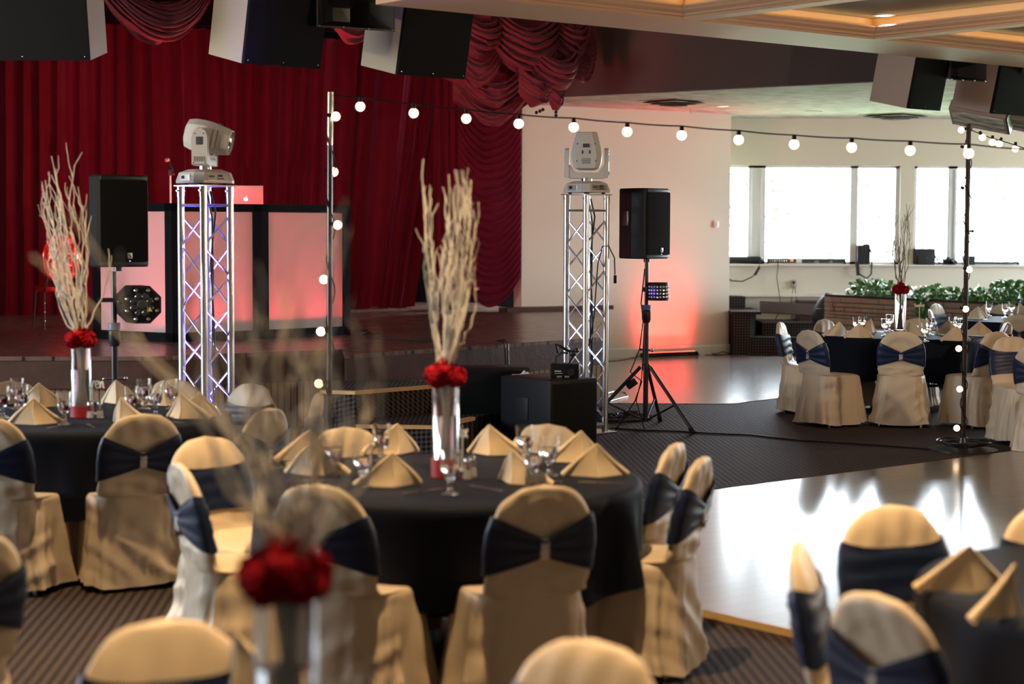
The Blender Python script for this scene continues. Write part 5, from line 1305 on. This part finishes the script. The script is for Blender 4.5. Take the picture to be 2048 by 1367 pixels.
MB_c.tube([sr+Vector((-.02, -.03, .9)), sr+Vector((-.04, -.06, .45)), sr+Vector((-.09, -.1, .25)), sr+Vector((-.05, -.12, .12)), sr+Vector((-.02, -.14, .01))], .005, 6).rbox(sr+Vector((-.13, -.10, .40)), (.10, .06, .06), .015, Matrix.Rotation(R(-35), 3, 'Y'))
tag(MB_c.build('speaker_cable', 'black', None), 'black cables running down the tripod stand to the pile on the carpet', 'cable')

# derby effect light on the left stand
y0_ = 11.9; pc_ = at_y(277, 608, y0_-.02)
t = thing('effect_light', 'octagonal black effect light with ring of lenses clamped to the left speaker stand', 'stage light', pc_, R(14))
W8 = .125
oc = [(math.cos(PI/8+PI/4*i)*W8*1.08, math.sin(PI/8+PI/4*i)*W8*1.08) for i in range(8)]
m = MB(); m.add([(x+.02, -.10, z) for x, z in oc] + [(x-.03, .10, z) for x, z in oc], [tuple(range(8)), tuple(range(8, 16))[::-1]] + [(i, 8+i, 8+(i+1) % 8, (i+1) % 8) for i in range(8)]); bd_ = m.build('body', 'black', t, False)
m = MB(); m.add([(x*.93+.02, -.101, z*.93) for x, z in oc] + [(x*.55+.02, -.085, z*.55) for x, z in oc] + [(x*.2+.02, -.112, z*.2) for x, z in oc], [(i, (i+1) % 8, 8+(i+1) % 8, 8+i) for i in range(8)] + [(8+i, 8+(i+1) % 8, 16+(i+1) % 8, 16+i) for i in range(8)] + [tuple(range(16, 24))]); m.build('reflector', 'lens', t, False)
for i in range(8):
    a = PI/4*i+PI/8; x, z = math.cos(a)*.103+.02, math.sin(a)*.103
    MB().lathe([(.012, 0), (.014, .006), (.009, .012), (.001, .010)], 14, c=(x, -.102, z), axis=(0, -1, 0)).build('lens_tip', 'chrome', t)
    m = MB(); 
    x2, z2 = math.cos(a)*.058+.02, math.sin(a)*.058; m.sphere((x2, -.098, z2), .028, 12, 8, (1, .5, 1)); m.build('lens', 'lens', t)
MB().prism([(-.018, -.013), (.018, -.013), (0, .017)], .002, Matrix.Translation((.068, -.125, -.03))).build('warning_sticker', 'yellow', t, False)
m = MB().rbox((-.20, -.01, .03), (.13, .05, .028), .004).cyl((-.135, -.05, .02), (-.135, .03, .02), .012, n=12); m.sphere((-.125, -.055, .02), .018); m.build('mounting_bracket', 'blackmetal', t)
# small derby on the right stand
pd_ = at_y(1316, 583, 15.36)
t = thing('derby_light', 'small round derby light with rows of lenses clamped on the right stand', 'stage light', pd_, R(10))
MB().lathe([(.001, -.075), (.088, -.075), (.09, -.07), (.09, .07), (.085, .08), (.001, .082)], 24).build('drum', 'black', t)
m = MB()
for i in range(9):
    a = -PI/2 + (i-4)*.30
    for z in (-.045, -.015, .015, .045): m.sphere((math.cos(a)*.089, math.sin(a)*.089, z), .011, 8, 6)
m.build('lens_rows', 'rhine', t)
MB().rbox((-.10, .02, .02), (.06, .05, .04), .005).build('clamp', 'blackmetal', t)
spot('derby_glow', pd_ + Vector((-.09, -.12, 0)), pd_ + Vector((.0, 0, 0)), .6, LED_BLUE, 90, 1, .02)

# ---------------------------------------------------------------- subwoofers, fog machine, paper
def sub(nx, ny, ang, W, D, H, label, z0=0.0):
    t = thing('subwoofer', label, 'subwoofer', (nx, ny, z0), ang)
    m = MB(); m.rbox((W/2, D/2, H/2+.02), (W, D, H-.02), .018); b = m.build('cabinet', 'black', t)
    MB().rbox((W/2, -.004, H/2+.02), (W-.05, .014, H-.08), .004).build('grille', 'grille', t)
    MB().rbox((-.003, D*.55, H*.58), (.010, .16, .18), .004).build('side_handle', 'blackmetal', t); MB().rbox((-.004, D*.45, H*.30), (.006, .10, .004), .001).build('handle_edge', 'nosing', t)
    for x in (.05, W-.05):
        for y in (.05, D-.05): MB().cyl((x, y, 0), (x, y, .022), .02, n=10).build('foot', 'black', t)
    return t
Np = at_z(1100, 764, .56); Rp = at_z(1195, 758, .56); ang = math.atan2(Rp.y-Np.y, Rp.x-Np.x)
sub(Np.x, Np.y, ang, (Rp-Np).length, .64, .56, 'large black subwoofer at the foot of the right truss tower')
pb = at_z(1010, 738, .60); sub(pb.x-.38, pb.y-.05, R(12), .60, .35, .60, 'second black subwoofer behind the first, against the stage front')
MB_ = MB(); pp = at_z(1052, 749, .5605); r_ = Matrix.Rotation(R(14), 3, 'Z')
t = thing('paper_sheet', 'white sheet with crumpled wrapper lying on the subwoofer', 'paper', pp)
MB().box((0, 0, .001), (.21, .12, .0015), r_).build('sheet', 'paper', t, False)
random.seed(3); m = MB(); m.grid(lambda u, v: Vector(((u-.5)*.11, (v-.5)*.07, .003+.028*abs(noise.noise(Vector((u*5, v*5, 1))))*math.sin(PI*u)*math.sin(PI*v)*2)), 14, 10); m.build('crumpled_wrapper', 'paper', t, False)
fp = at_z(1130, 757, .5605)
t = thing('fog_machine', 'small black fog machine with curved handle on the subwoofer', 'fog machine', fp, R(-6))
MB().rbox((0, .06, .065), (.225, .17, .11), .008).build('body', 'black', t)
MB().cyl((.05, -.02, .055), (.05, -.034, .055), .028, n=20).build('nozzle', 'blackmetal', t)
for x in (-.04, .02): MB().rbox((x, -.035, .018), (.04, .05, .02), .004).build('front_foot', 'steel', t)
m = MB(); m.rbox((-.055, -.026, .062), (.05, .002, .008), .0005).rbox((-.05, -.026, .045), (.06, .002, .004), .0005); m.build('printed_label', 'fixture', t, False)
MB().tube([(-.08, .06, .12), (-.075, .05, .17), (-.03, .04, .205), (.02, .04, .20)], .008, 8).build('handle', 'blackmetal', t)
MB().tube([(-.06, .05, .20), (-.075, .04, .27), (-.03, .03, .25), (.02, .02, .22), (.08, .02, .215)], .011, 8).build('hose', 'black', t)
MB().sphere((.06, .02, .20), .028).sphere((.09, .02, .225), .02).cyl((.03, .04, .12), (.07, .02, .20), .008, n=8).build('bracket_knob', 'blackmetal', t)

# ---------------------------------------------------------------- red LED bar on the floor by the white wall
la = at_z(1281, 716, .0); lb = at_z(1396, 712.5, .0); mid = (la+lb)/2; an = math.atan2(lb.y-la.y, lb.x-la.x); Lw = (lb-la).length
t = thing('red_led_bar', 'glowing red LED bar on the laminate floor at the foot of the white wall', 'light bar', (mid.x, mid.y, .006), wang)
MB().rbox((0, 0, .035), (Lw, .06, .06), .006).build('housing', 'blackmetal', t)
m = MB()
for i in range(32): m.sphere((-Lw/2+.03+(Lw-.06)*i/31, .0, .066), .0085, 8, 5)
m.build('red_diodes', 'ledred', t)
for s_ in (-1, 1): MB().rbox((s_*(Lw/2-.01), 0, .03), (.03, .09, .05), .005).build('foot_bracket', 'black', t)
l = area('red_bar_light', (mid.x, mid.y, .09), (mid.x, mid.y+.0, 2), Lw-.05, .05, 6, LED_RED, spread=165); l2 = area('red_bar_light', (mid.x, mid.y-.0, .09), (mid.x, mid.y, 2), Lw-.05, .05, 14, LED_RED, spread=70); l2.rotation_euler = (R(180-6), 0, wang); l.rotation_euler = (R(180-2), 0, wang)
cb = MB(); q = lb
cb.tube([at_z(1396, 708, .02), at_z(1412, 702, .02), at_z(1430, 708, .02), at_z(1446, 703, .04), at_z(1462, 707, .02), at_z(1478, 702, .03), at_z(1487, 707, .01)], .007, 6)
cb.tube([at_z(1281, 712, .03), at_z(1262, 716, .01), at_z(1240, 720, .01), at_z(1214, 722, .01)], .007, 6).tube([at_z(1410, 709, .01), at_z(1440, 709, .01), at_z(1475, 706, .01)], .006, 6)
tag(cb.build('led_bar_cord', 'black', None), 'black cords trailing along the floor from the red light bar', 'cord')

# ---------------------------------------------------------------- cables on the carpet
random.seed(21); cc = at_z(1245, 838, 0)
pile = thing('cable_pile', 'heap of tangled black cables on the carpet between tower and tripod', 'cable pile', (cc.x, cc.y, 0))
for j in range(9):
    pts = []; a = random.uniform(0, 6); r = random.uniform(.08, .20); ox, oy = random.uniform(-.10, .12), random.uniform(-.12, .12)
    for i in range(46):
        a += random.uniform(.2, .45); r += random.uniform(-.02, .02); r = max(.05, min(.22, r))
        pts.append((ox+math.cos(a)*r*1.1, oy+math.sin(a)*r, .010+.07*random.random()*(1-r/.26)))
    MB().tube(pts, .0055, 5).build('cable', 'blackmetal', pile)
MB().rbox((.07, -.08, .07), (.13, .06, .035), .008, Matrix.Rotation(R(-35), 3, 'Z') @ Matrix.Rotation(R(15), 3, 'X')).build('power_brick', 'blackmetal', pile)
wc = MB().tube([at_z(1216, 805, .0)+Vector((0, 0, .01)), at_z(1240, 796, .015), at_z(1256, 792, .01), at_z(1250, 784, .01), at_z(1228, 782, .02), at_z(1216, 786, .02)], .006, 6)
tag(wc.build('grey_cable_loop', 'silverpole', None), 'pale cable loop on the laminate floor behind the truss tower', 'cable')
pts = [at_z(x, y, .008) for x, y in ((1230, 856), (1290, 860), (1360, 862), (1420, 866), (1500, 869), (1600, 880), (1700, 886), (1800, 893), (1862, 898), (1886, 892))]
tag(MB().tube(pts, .0075, 6).build('floor_cable', 'black', None), 'long black cable crossing the striped carpet to the light pole base', 'cable')
tag(MB().tube([at_z(x, y, ZS+.007) for x, y in ((702, 666), (712, 657), (728, 660), (742, 667), (760, 665), (735, 664), (716, 668), (770, 676), (840, 681), (930, 684))], .007, 6).build('stage_cable', 'blackmetal', None), 'thin cable curling across the stage floor right of the booth', 'cable')
tag(MB().tube([at_z(992, 681, ZS+.008), at_z(1010, 679, ZS+.01), at_z(1016, 688, ZS+.01), at_y(1016, 700, 15.95), at_y(1017, 740, 15.9), at_y(1016, 760, 15.8)], .008, 6).tube([at_z(1002, 682, ZS+.008), at_z(1008, 684, ZS+.01), at_y(1010, 696, 15.93), at_y(1012, 745, 15.9)], .007, 6).build('hanging_cable', 'black', None), 'pair of black cables hanging over the stage edge behind the subwoofers', 'cable')

# ---------------------------------------------------------------- booth with glowing panels
def booth_pt(px, py): return at_z(px, py, ZS)
bz = 1.965
bA = booth_pt(186, 676.5); bB = booth_pt(345, 684); bC = booth_pt(524, 677.5); bD = booth_pt(701, 668.5)
bB2 = bB
booth = thing('facade_booth', 'black folding booth facade with white panels glowing red in front of the curtain', 'booth', (bB.x, bB.y, ZS))
def bpanel(a, b, lbl):
    a = Vector((a.x, a.y, 0)); b = Vector((b.x, b.y, 0)); d = (b-a); L = d.length; d.normalize(); an = math.atan2(d.y, d.x); o = a - Vector((bB.x, bB.y, 0)); Hh = bz-ZS
    rot = Matrix.Rotation(an, 3, 'Z')
    def Q(x, y, z): return o + rot @ Vector((x, y, z))
    f = MB(); w_ = .085; dd = .05
    for c, sz in (((w_/2, dd/2, Hh/2), (w_, dd, Hh)), ((L-w_/2, dd/2, Hh/2), (w_, dd, Hh)), ((L/2, dd/2, Hh-w_*.42), (L, dd, w_*.85)), ((L/2, dd/2, w_*.5), (L, dd, w_))):
        f.box(Q(*c), sz, rot)
    fo = f.build('panel_frame', 'boothframe', booth, False)
    MB().box(Q(L/2, .025, Hh/2), (L-2*w_+.01, .004, Hh-1.8*w_), rot).build('scrim_panel', 'scrim', fo, False)
    if lbl: fo['label'] = lbl
    return a, b, rot, L
bpanel(bA, bB, 'booth panel with unlit greyish white scrim at left'); 
P2_ = bpanel(bB, bC, 'booth panel glowing red behind the truss tower'); P3_ = bpanel(bC, bD, 'booth panel glowing red at right')
# small red uplights stand behind each lit panel
for (a, b, rot, L), e, xs in ((P2_, 15, (.50, .97)), (P3_, 15, (.35, .9))):
    for k in xs:
        q = a + (b-a)*k*.96 + rot @ Vector((0, .14, 0)); q.z = ZS+.10
        u = thing('uplight_can', 'small red uplight standing on the stage behind the booth panel', 'uplight', (q.x, q.y, ZS), 0, 'red uplights behind the booth')
        MB().lathe([(.001, 0), (.045, 0), (.05, .02), (.045, .075), (.001, .08)], 16).build('housing', 'black', u); MB().lathe([(.001, .081), (.036, .081), (.001, .084)], 16).build('lens', 'ledred', u)
for a, b, rot, L in (P2_, P3_):        # the cans' light washes up the back of each panel
    q = (a+b)/2 + rot @ Vector((0, .16, 0)); l = area('booth_wash', (q.x, q.y, ZS+.12), q + rot @ Vector((0, -.10, 1.6)) , L*.9, .10, 120, (1.0, .06, .075), spread=180)
    l.rotation_euler = (rot.to_4x4() @ Matrix.Rotation(R(180-22), 4, 'X')).to_euler()
dd_ = (bD-bB); dd_.z = 0; dd_.normalize(); nb = Vector((-dd_.y, dd_.x, 0)); dang = math.atan2(dd_.y, dd_.x)
tm = bB + (bD-bB)*.5 + nb*.62
t = thing('dj_table', 'black-draped table standing behind the booth facade', 'table', (tm.x, tm.y, ZS), dang)
MB().rbox((0, 0, 1.92-ZS-.016), (1.7, .55, .03), .004).build('top', 'boothframe', t)
for x in (-.8, .8):
    for y in (-.24, .24): MB().cyl((x, y, 0), (x, y, 1.92-ZS-.03), .015).build('leg', 'blackmetal', t)
lp = at_y(492, 408, 17.75); zt_ = 1.92
t = thing('laptop', 'open silver laptop with glowing logo standing on the booth table', 'laptop', (lp.x, tm.y-.25, zt_), R(6))
lp = at_y(492, 408, tm.y-.25); t.location.x = lp.x
MB().rbox((0, .11, .008), (.33, .23, .014), .004).build('keyboard_base', 'laptop', t)
rl = Matrix.Rotation(R(8), 3, 'X'); 
MB().rbox((0, -.012, .118), (.335, .007, .225), .003, rl).build('lid', 'laptop', t)
# the emblem: a rounded fruit shape with a bite and a leaf
ap = []
for i in range(40):
    a = 2*PI*i/40; r = 1+.10*math.cos(2*a)*-1; x, z = math.sin(a)*.92*r, -math.cos(a)*r*1.0
    if z > .6: z -= .28*math.exp(-(x/.28)**2)
    if z < -.75: z += .15*math.exp(-(x/.22)**2)
    if math.hypot(x-1.12, z-.12) < .46:
        v = Vector((x-1.12, z-.12)); v = v.normalized()*.46 if v.length else v; x, z = 1.12+v.x if v.x < 0 else 1.12-abs(v.x), .12+v.y
    ap.append((x*.020, z*.020))
lf = [(-.02, 1.0), (.05, 1.35), (.38, 1.62), (.34, 1.25)]
X = Matrix.Translation((0, -.0185, .098)) @ rl.to_4x4()
mm = MB().prism(ap, .002, X); mm.prism([(x*.020, z*.020) for x, z in lf], .002, X); mm.build('logo', 'logo', t, False)
# microphone on stand
mp = at_y(341, 405, 18.3); mp.z = ZS
t = thing('microphone_stand', 'straight black microphone stand rising behind the booth', 'microphone stand', mp)
hz = at_y(343, 345, 18.3).z-ZS
MB().cyl((0, 0, .02), (0, 0, hz), .010, n=12).build('pole', 'silverpole', t); MB().lathe([(.001, 0), (.13, 0), (.13, .012), (.02, .025), (.001, .025)], 24).build('base', 'blackmetal', t)
MB().rbox((.005, 0, hz), (.045, .04, .06), .01).sphere((.03, 0, hz-.015), .015).build('clutch', 'blackmetal', t)
t = thing('microphone', 'handheld microphone with golden mesh head on the stand', 'microphone', mp+Vector((0, 0, hz+.02)))
MB().cyl((.03, 0, -.02), (-.022, 0, .09), .012, .019, n=14).build('handle', 'black', t); MB().sphere((-.030, 0, .107), .026, 14, 10).build('mesh_head', 'micmesh', t)

# ---------------------------------------------------------------- red tufted chair on stage
rp = at_z(112, 656, ZS)
t = thing('tufted_chair', 'shiny red vinyl chair with oval tufted back on the stage by the curtain', 'chair', (rp.x, rp.y, ZS), R(30)); t.scale = (1, 1, .93)
def oval(u, v):
    a = 2*PI*u; r = v; x = math.cos(a)*.19*r; z = math.sin(a)*.27*r
    dome = .055*(1-r**2.5); tuft = 0
    for tx, tz in ((0, .10), (0, -.10), (-.09, 0), (.09, 0), (0, 0), (-.09, .17), (.09, .17), (-.09, -.17), (.09, -.17)):
        tuft += .035*math.exp(-((x-tx)**2+(z-tz)**2)/.0011)
    return Vector((x, -.24-dome+tuft*(1 if r < .9 else 0), .80+z))
yb_ = lambda u, v: (lambda p: Vector((p.x, -.24+(-.24-p.y)*-.0+.03*(1-v**3), p.z)))(oval(u, v))
MB().grid(lambda u, v: (lambda p: Vector((p.x, -(p.y)-.48, p.z)))(oval(u, .02+.98*v)), 48, 16, True).build('backrest_front', 'candy', t, True, sharp=80)
MB().grid(lambda u, v: oval(u, .02+.98*v), 48, 16, True).build('backrest', 'candy', t, True, sharp=80)
MB().tube([(math.cos(a*PI/16)*.192, -.24, .80+math.sin(a*PI/16)*.272) for a in range(33)], .013, 8).build('back_frame', 'candy', t)
MB().lathe([(.01, .42), (.20, .42), (.22, .44), (.21, .475), (.12, .49), (.01, .492)], 30).build('seat', 'candy', t)
for x in (-.17, .17):
    MB().tube([(x*.8, -.24, .62), (x*.95, -.23, .48), (x, -.18, .42), (x*1.15, -.27, .0)], .012, 8).build('leg', 'blackmetal', t)
    MB().tube([(x, .15, .42), (x*1.1, .20, .0)], .012, 8).build('leg', 'blackmetal', t)
b_ = MB()
for x in (-.17, .17):
    for z in (.1, .2, .3): b_.sphere((x*1.1, -.25, z), .012, 8, 6)
b_.build('leg_stud', 'steel', t)

# ---------------------------------------------------------------- poles and string lights
def make_bulb(name='bulb', parent=None):
    o = MB().sphere((0, 0, -.030), .029, 16, 12).build(name, 'bulb', parent)
    MB().cyl((0, 0, -.006), (0, 0, .026), .0135, .012, n=12).build('socket', 'black', o); return o
BULB = make_bulb(); BS = BULB.children[0]; COL.objects.unlink(BULB); COL.objects.unlink(BS)
bulbs = []
def add_bulb(parent, p, rot=(0, 0, 0), sc=1.0):
    o = BULB.copy(); COL.objects.link(o); o.parent = parent; o.location = p - parent.location; o.rotation_euler = rot; o.scale = [sc]*3
    s_ = BS.copy(); COL.objects.link(s_); s_.parent = o
    bulbs.append(Vector(p)); return o
def interp(x): # distance of the main string
    return 10.75 - (x-667)/(1937-667)*.65
t = thing('string_lights', 'long string of round warm bulbs stretched from the left pole across to the right', 'string lights', at_y(661, 192, 10.72))
BP = [(720, 213), (827, 226), (932, 237), (1037, 247), (1147, 254), (1254, 263), (1363, 270), (1477, 279), (1588, 288), (1703, 294), (1820, 300), (1937, 306)]
for x, y in BP:
    p = at_y(x+.5, y-10, interp(x)); add_bulb(t, p, (0, 0, 0), 1.0)
cp = [at_y(661, 189, 10.72)] + [at_y(x+2, y-18, interp(x)) for x, y in BP] + [at_y(2060, 299, interp(2060))]
sm = []
for a, b in zip(cp, cp[1:]):
    for k in range(5): u = k/5; q = a.lerp(b, u); q.z -= .004*4*u*(1-u); sm.append(q - t.location)
sm.append(cp[-1]-t.location); MB().tube(sm, .0045, 6).build('cable', 'black', t)
# left pole
lpx = at_y(661, 300, 10.7).x; zt1 = at_y(661, 184, 10.7).z
t = thing('light_pole', 'tall thin pole at left, silver upper part and black lower part, holding the string lights', 'pole', (lpx-.015, 10.7, 0))
zm = at_y(661, 290, 10.7).z
MB().cyl((0.0, 0, .03), (.012, 0, zm), .0165, n=14).build('lower_tube', 'blackmetal', t); MB().cyl((.012, 0, zm), (.016, 0, zt1), .0175, n=14).build('upper_tube', 'silverpole', t)
MB().lathe([(.001, 0), (.26, 0), (.26, .012), (.03, .035), (.001, .035)], 36).build('base_plate', 'blackmetal', t)
t2 = thing('string_lights', 'string of bulbs wound down the left pole', 'string lights', (lpx, 10.7, zt1-.06))
pts = []
LB = [(670, 231), (666, 342), (674, 448), (649, 557), (643, 661), (639, 765), (660, 860)]
for i, (x, y) in enumerate(LB[:-1]):
    s_ = 1 if x > 656 else -1; yy = 10.7 + (-.035 if i in (0, 2, 4, 5) else .04); p = at_y(x-s_*8, y, yy); add_bulb(t2, p, (0, R(-80)*s_, 0), .95)
for i in range(170):
    k = i/169; z = zt1-.05 - k*(zt1-.10); a = k*2*PI*6.5; pts.append(Vector((lpx-.008+.012*(z/2.6) + math.cos(a)*.026, 10.7+math.sin(a)*.026, z)) - t2.location)
MB().tube(pts, .004, 5).build('cable', 'black', t2)
# right pole
RY = 14.05; rx = at_y(1930, 500, RY).x; rb = at_y(1926, 890, RY).x; zt2 = at_y(1930, 247, RY).z
t = thing('light_pole', 'slim dark brown light pole on a round base at right, beside the twelve table', 'pole', (rb, RY, 0))
dx = rx-rb+.01; MB().cyl((0, 0, .03), (dx, 0, zt2), .0185, n=14).build('tube', 'brownpole', t)
MB().cyl((dx*.6-.02, 0, at_y(1930, 462, RY).z), (dx*.6+.045, 0, at_y(1930, 462, RY).z), .006, n=8).sphere((dx*.6+.045, 0, at_y(1930, 462, RY).z), .012).build('clamp_knob', 'blackmetal', t)
MB().lathe([(.001, 0), (.27, 0), (.27, .010), (.05, .03), (.035, .10), (.02, .11), (.001, .11)], 40).build('base_plate', 'blackmetal', t)
cbm = thing('cable_coil', 'coils of black cable lying on the round base of the right light pole', 'cable', (rb, RY, .03))
for j in range(5): MB().tube([(math.cos(a*.2)*(.14+.018*j+.01*math.sin(a*.6+j)), math.sin(a*.2)*(.13+.02*j)-.02, .012+.008*j+.006*math.sin(a*.5+j*2)) for a in range(32)], .007, 6).build('coil', 'blackmetal', cbm)
t2 = thing('string_lights', 'string of bulbs wound down the right brown pole', 'string lights', (rb, RY, zt2-.05))
for i, (x, y) in enumerate([(1922, 258), (1934, 294), (1934, 376), (1924, 478), (1939, 537), (1932, 616), (1917, 695), (1919, 776), (1913, 854)]):
    s_ = 1 if x > 1929 else -1; yy = RY + (.045 if i in (2, 3) else -.045); p = at_y(x-s_*7, y, yy); add_bulb(t2, p, (0, R(-75)*s_, 0), .88)
pts = []
for i in range(200):
    k = i/199; z = zt2-.03 - k*(zt2-.10); a = k*2*PI*8.5; pts.append(Vector((rb+dx*z/zt2 + math.cos(a)*.027, RY+math.sin(a)*.027, z)) - t2.location)
MB().tube(pts, .004, 5).build('cable', 'black', t2)
t = thing('string_lights', 'short bulb string leaving the right pole towards the right edge', 'string lights', at_y(1934, 256, RY))
tp = [(1935, 257), (1957, 266), (1980, 275), (2005, 282), (2030, 290), (2060, 300)]
cp = [at_y(x, y, RY-i*.02) for i, (x, y) in enumerate(tp)]
MB().tube([p-t.location for p in cp], .004, 6).build('cable', 'black', t)
for x, y, an in ((1962, 268, 25), (1985, 277, 0), (2001, 281, -20), (2031, 290, 0)): add_bulb(t, at_y(x, y, RY-.03), (0, R(-an), 0), .95)

# ---------------------------------------------------------------- lamps
lamp_xy = [(Vector((c2.x+.05, c2.y-1.25, 0)), 170, 66), (Vector((c1.x+.3, c1.y-1.45, 0)), 130, 60), (Vector((c0.x, c0.y+.35, 0)), 130, 44), (Vector((c4.x-.5, c4.y-.2, 0)), 130, 44)]
for i, (q, e, cone) in enumerate(lamp_xy):
    nm = ('middle', 'left', 'nearest', 'corner')[i]
    t = thing('recessed_downlight', 'recessed downlight in the high ceiling above the %s table' % nm, 'ceiling light', (q.x, q.y, 4.899))
    MB().lathe([(.10, -.002), (.102, -.008), (.08, -.012), (.075, 0)], 24).build('trim_ring', 'trimpaint', t); MB().lathe([(.001, -.004), (.078, -.004), (.078, -.001), (.001, -.001)], 24).build('lens', 'downlens', t)
    spot('table_downlight', (q.x, q.y, 4.87), (q.x, q.y, 0), e*8, WARM, cone, .5, .06)
for j, (x, y, tx, ty, e) in enumerate(((-4.2, 16.5, -5.0, 21.8, 120), (-1.2, 17.5, -1.8, 23.6, 85))):
    t = thing('stage_downlight', 'small stage spotlight mounted high above the %s of the stage' % ('left' if j == 0 else 'middle'), 'stage light', (x, y, 4.78))
    MB().cyl((0, 0, .12), (0, 0, 0), .02).cyl((0, 0, .02), (0, .12, -.1), .06, .08, n=18).build('can', 'blackmetal', t)
    spot('stage_lamp', (x, y+.14, 4.62), (tx, ty, .9), e, (1, .78, .6), 75, .9, .1)
spot('valance_fill', (1.9, 13.9, 3.25), (.25, 21.5, 2.5), 190, (1, .8, .7), 26, .8, .08)  # added spot without a fixture, lifts the valance and side curtain

def fill_lamp(x, y, e, label):  # lamp-shaped fill lights added out of view to brighten beams and hanging speakers
    t = thing('added_fill_lamp', label, 'fill lamp', (x, y, 0))
    MB().lathe([(.001, 0), (.16, 0), (.16, .02), (.02, .04), (.001, .04)], 24).build('base', 'blackmetal', t); MB().cyl((0, 0, .03), (0, 0, 1.85), .014).build('pole', 'blackmetal', t)
    MB().lathe([(.02, 1.84), (.10, 1.87), (.17, 1.95), (.165, 1.955), (.09, 1.885), (.02, 1.86)], 24, close=True).build('bowl_shade', 'trimpaint', t)
    MB().sphere((0, 0, 1.92), .035).build('bulb', 'bulb', t); point('fill_lamp_point', (x, y, 2.02), e, (1, .74, .48), .06)
fill_lamp(5.6, 9.6, 560, 'added unseen warm fill lamp brightening the ceiling beams, right of the picture')
fill_lamp(-4.6, 9.8, 170, 'added unseen warm fill lamp brightening the hanging speakers, left of the picture')

# every thing's origin sits at its own base
bpy.context.view_layer.update()
for o in list(COL.objects):
    if o.parent or 'label' not in o or o.location.length > 1e-4: continue
    ms = [o] if o.type == 'MESH' else [c for c in o.children_recursive if c.type == 'MESH']
    if not ms: continue
    pts = [c.matrix_world @ Vector(b) for c in ms for b in c.bound_box]
    lo = Vector([min(p[i] for p in pts) for i in range(3)]); hi = Vector([max(p[i] for p in pts) for i in range(3)])
    c = Vector(((lo.x+hi.x)/2, (lo.y+hi.y)/2, lo.z))
    if o.type == 'MESH': o.data.transform(Matrix.Translation(-c))
    else:
        for ch in o.children: ch.location = ch.location - c
    o.location = c
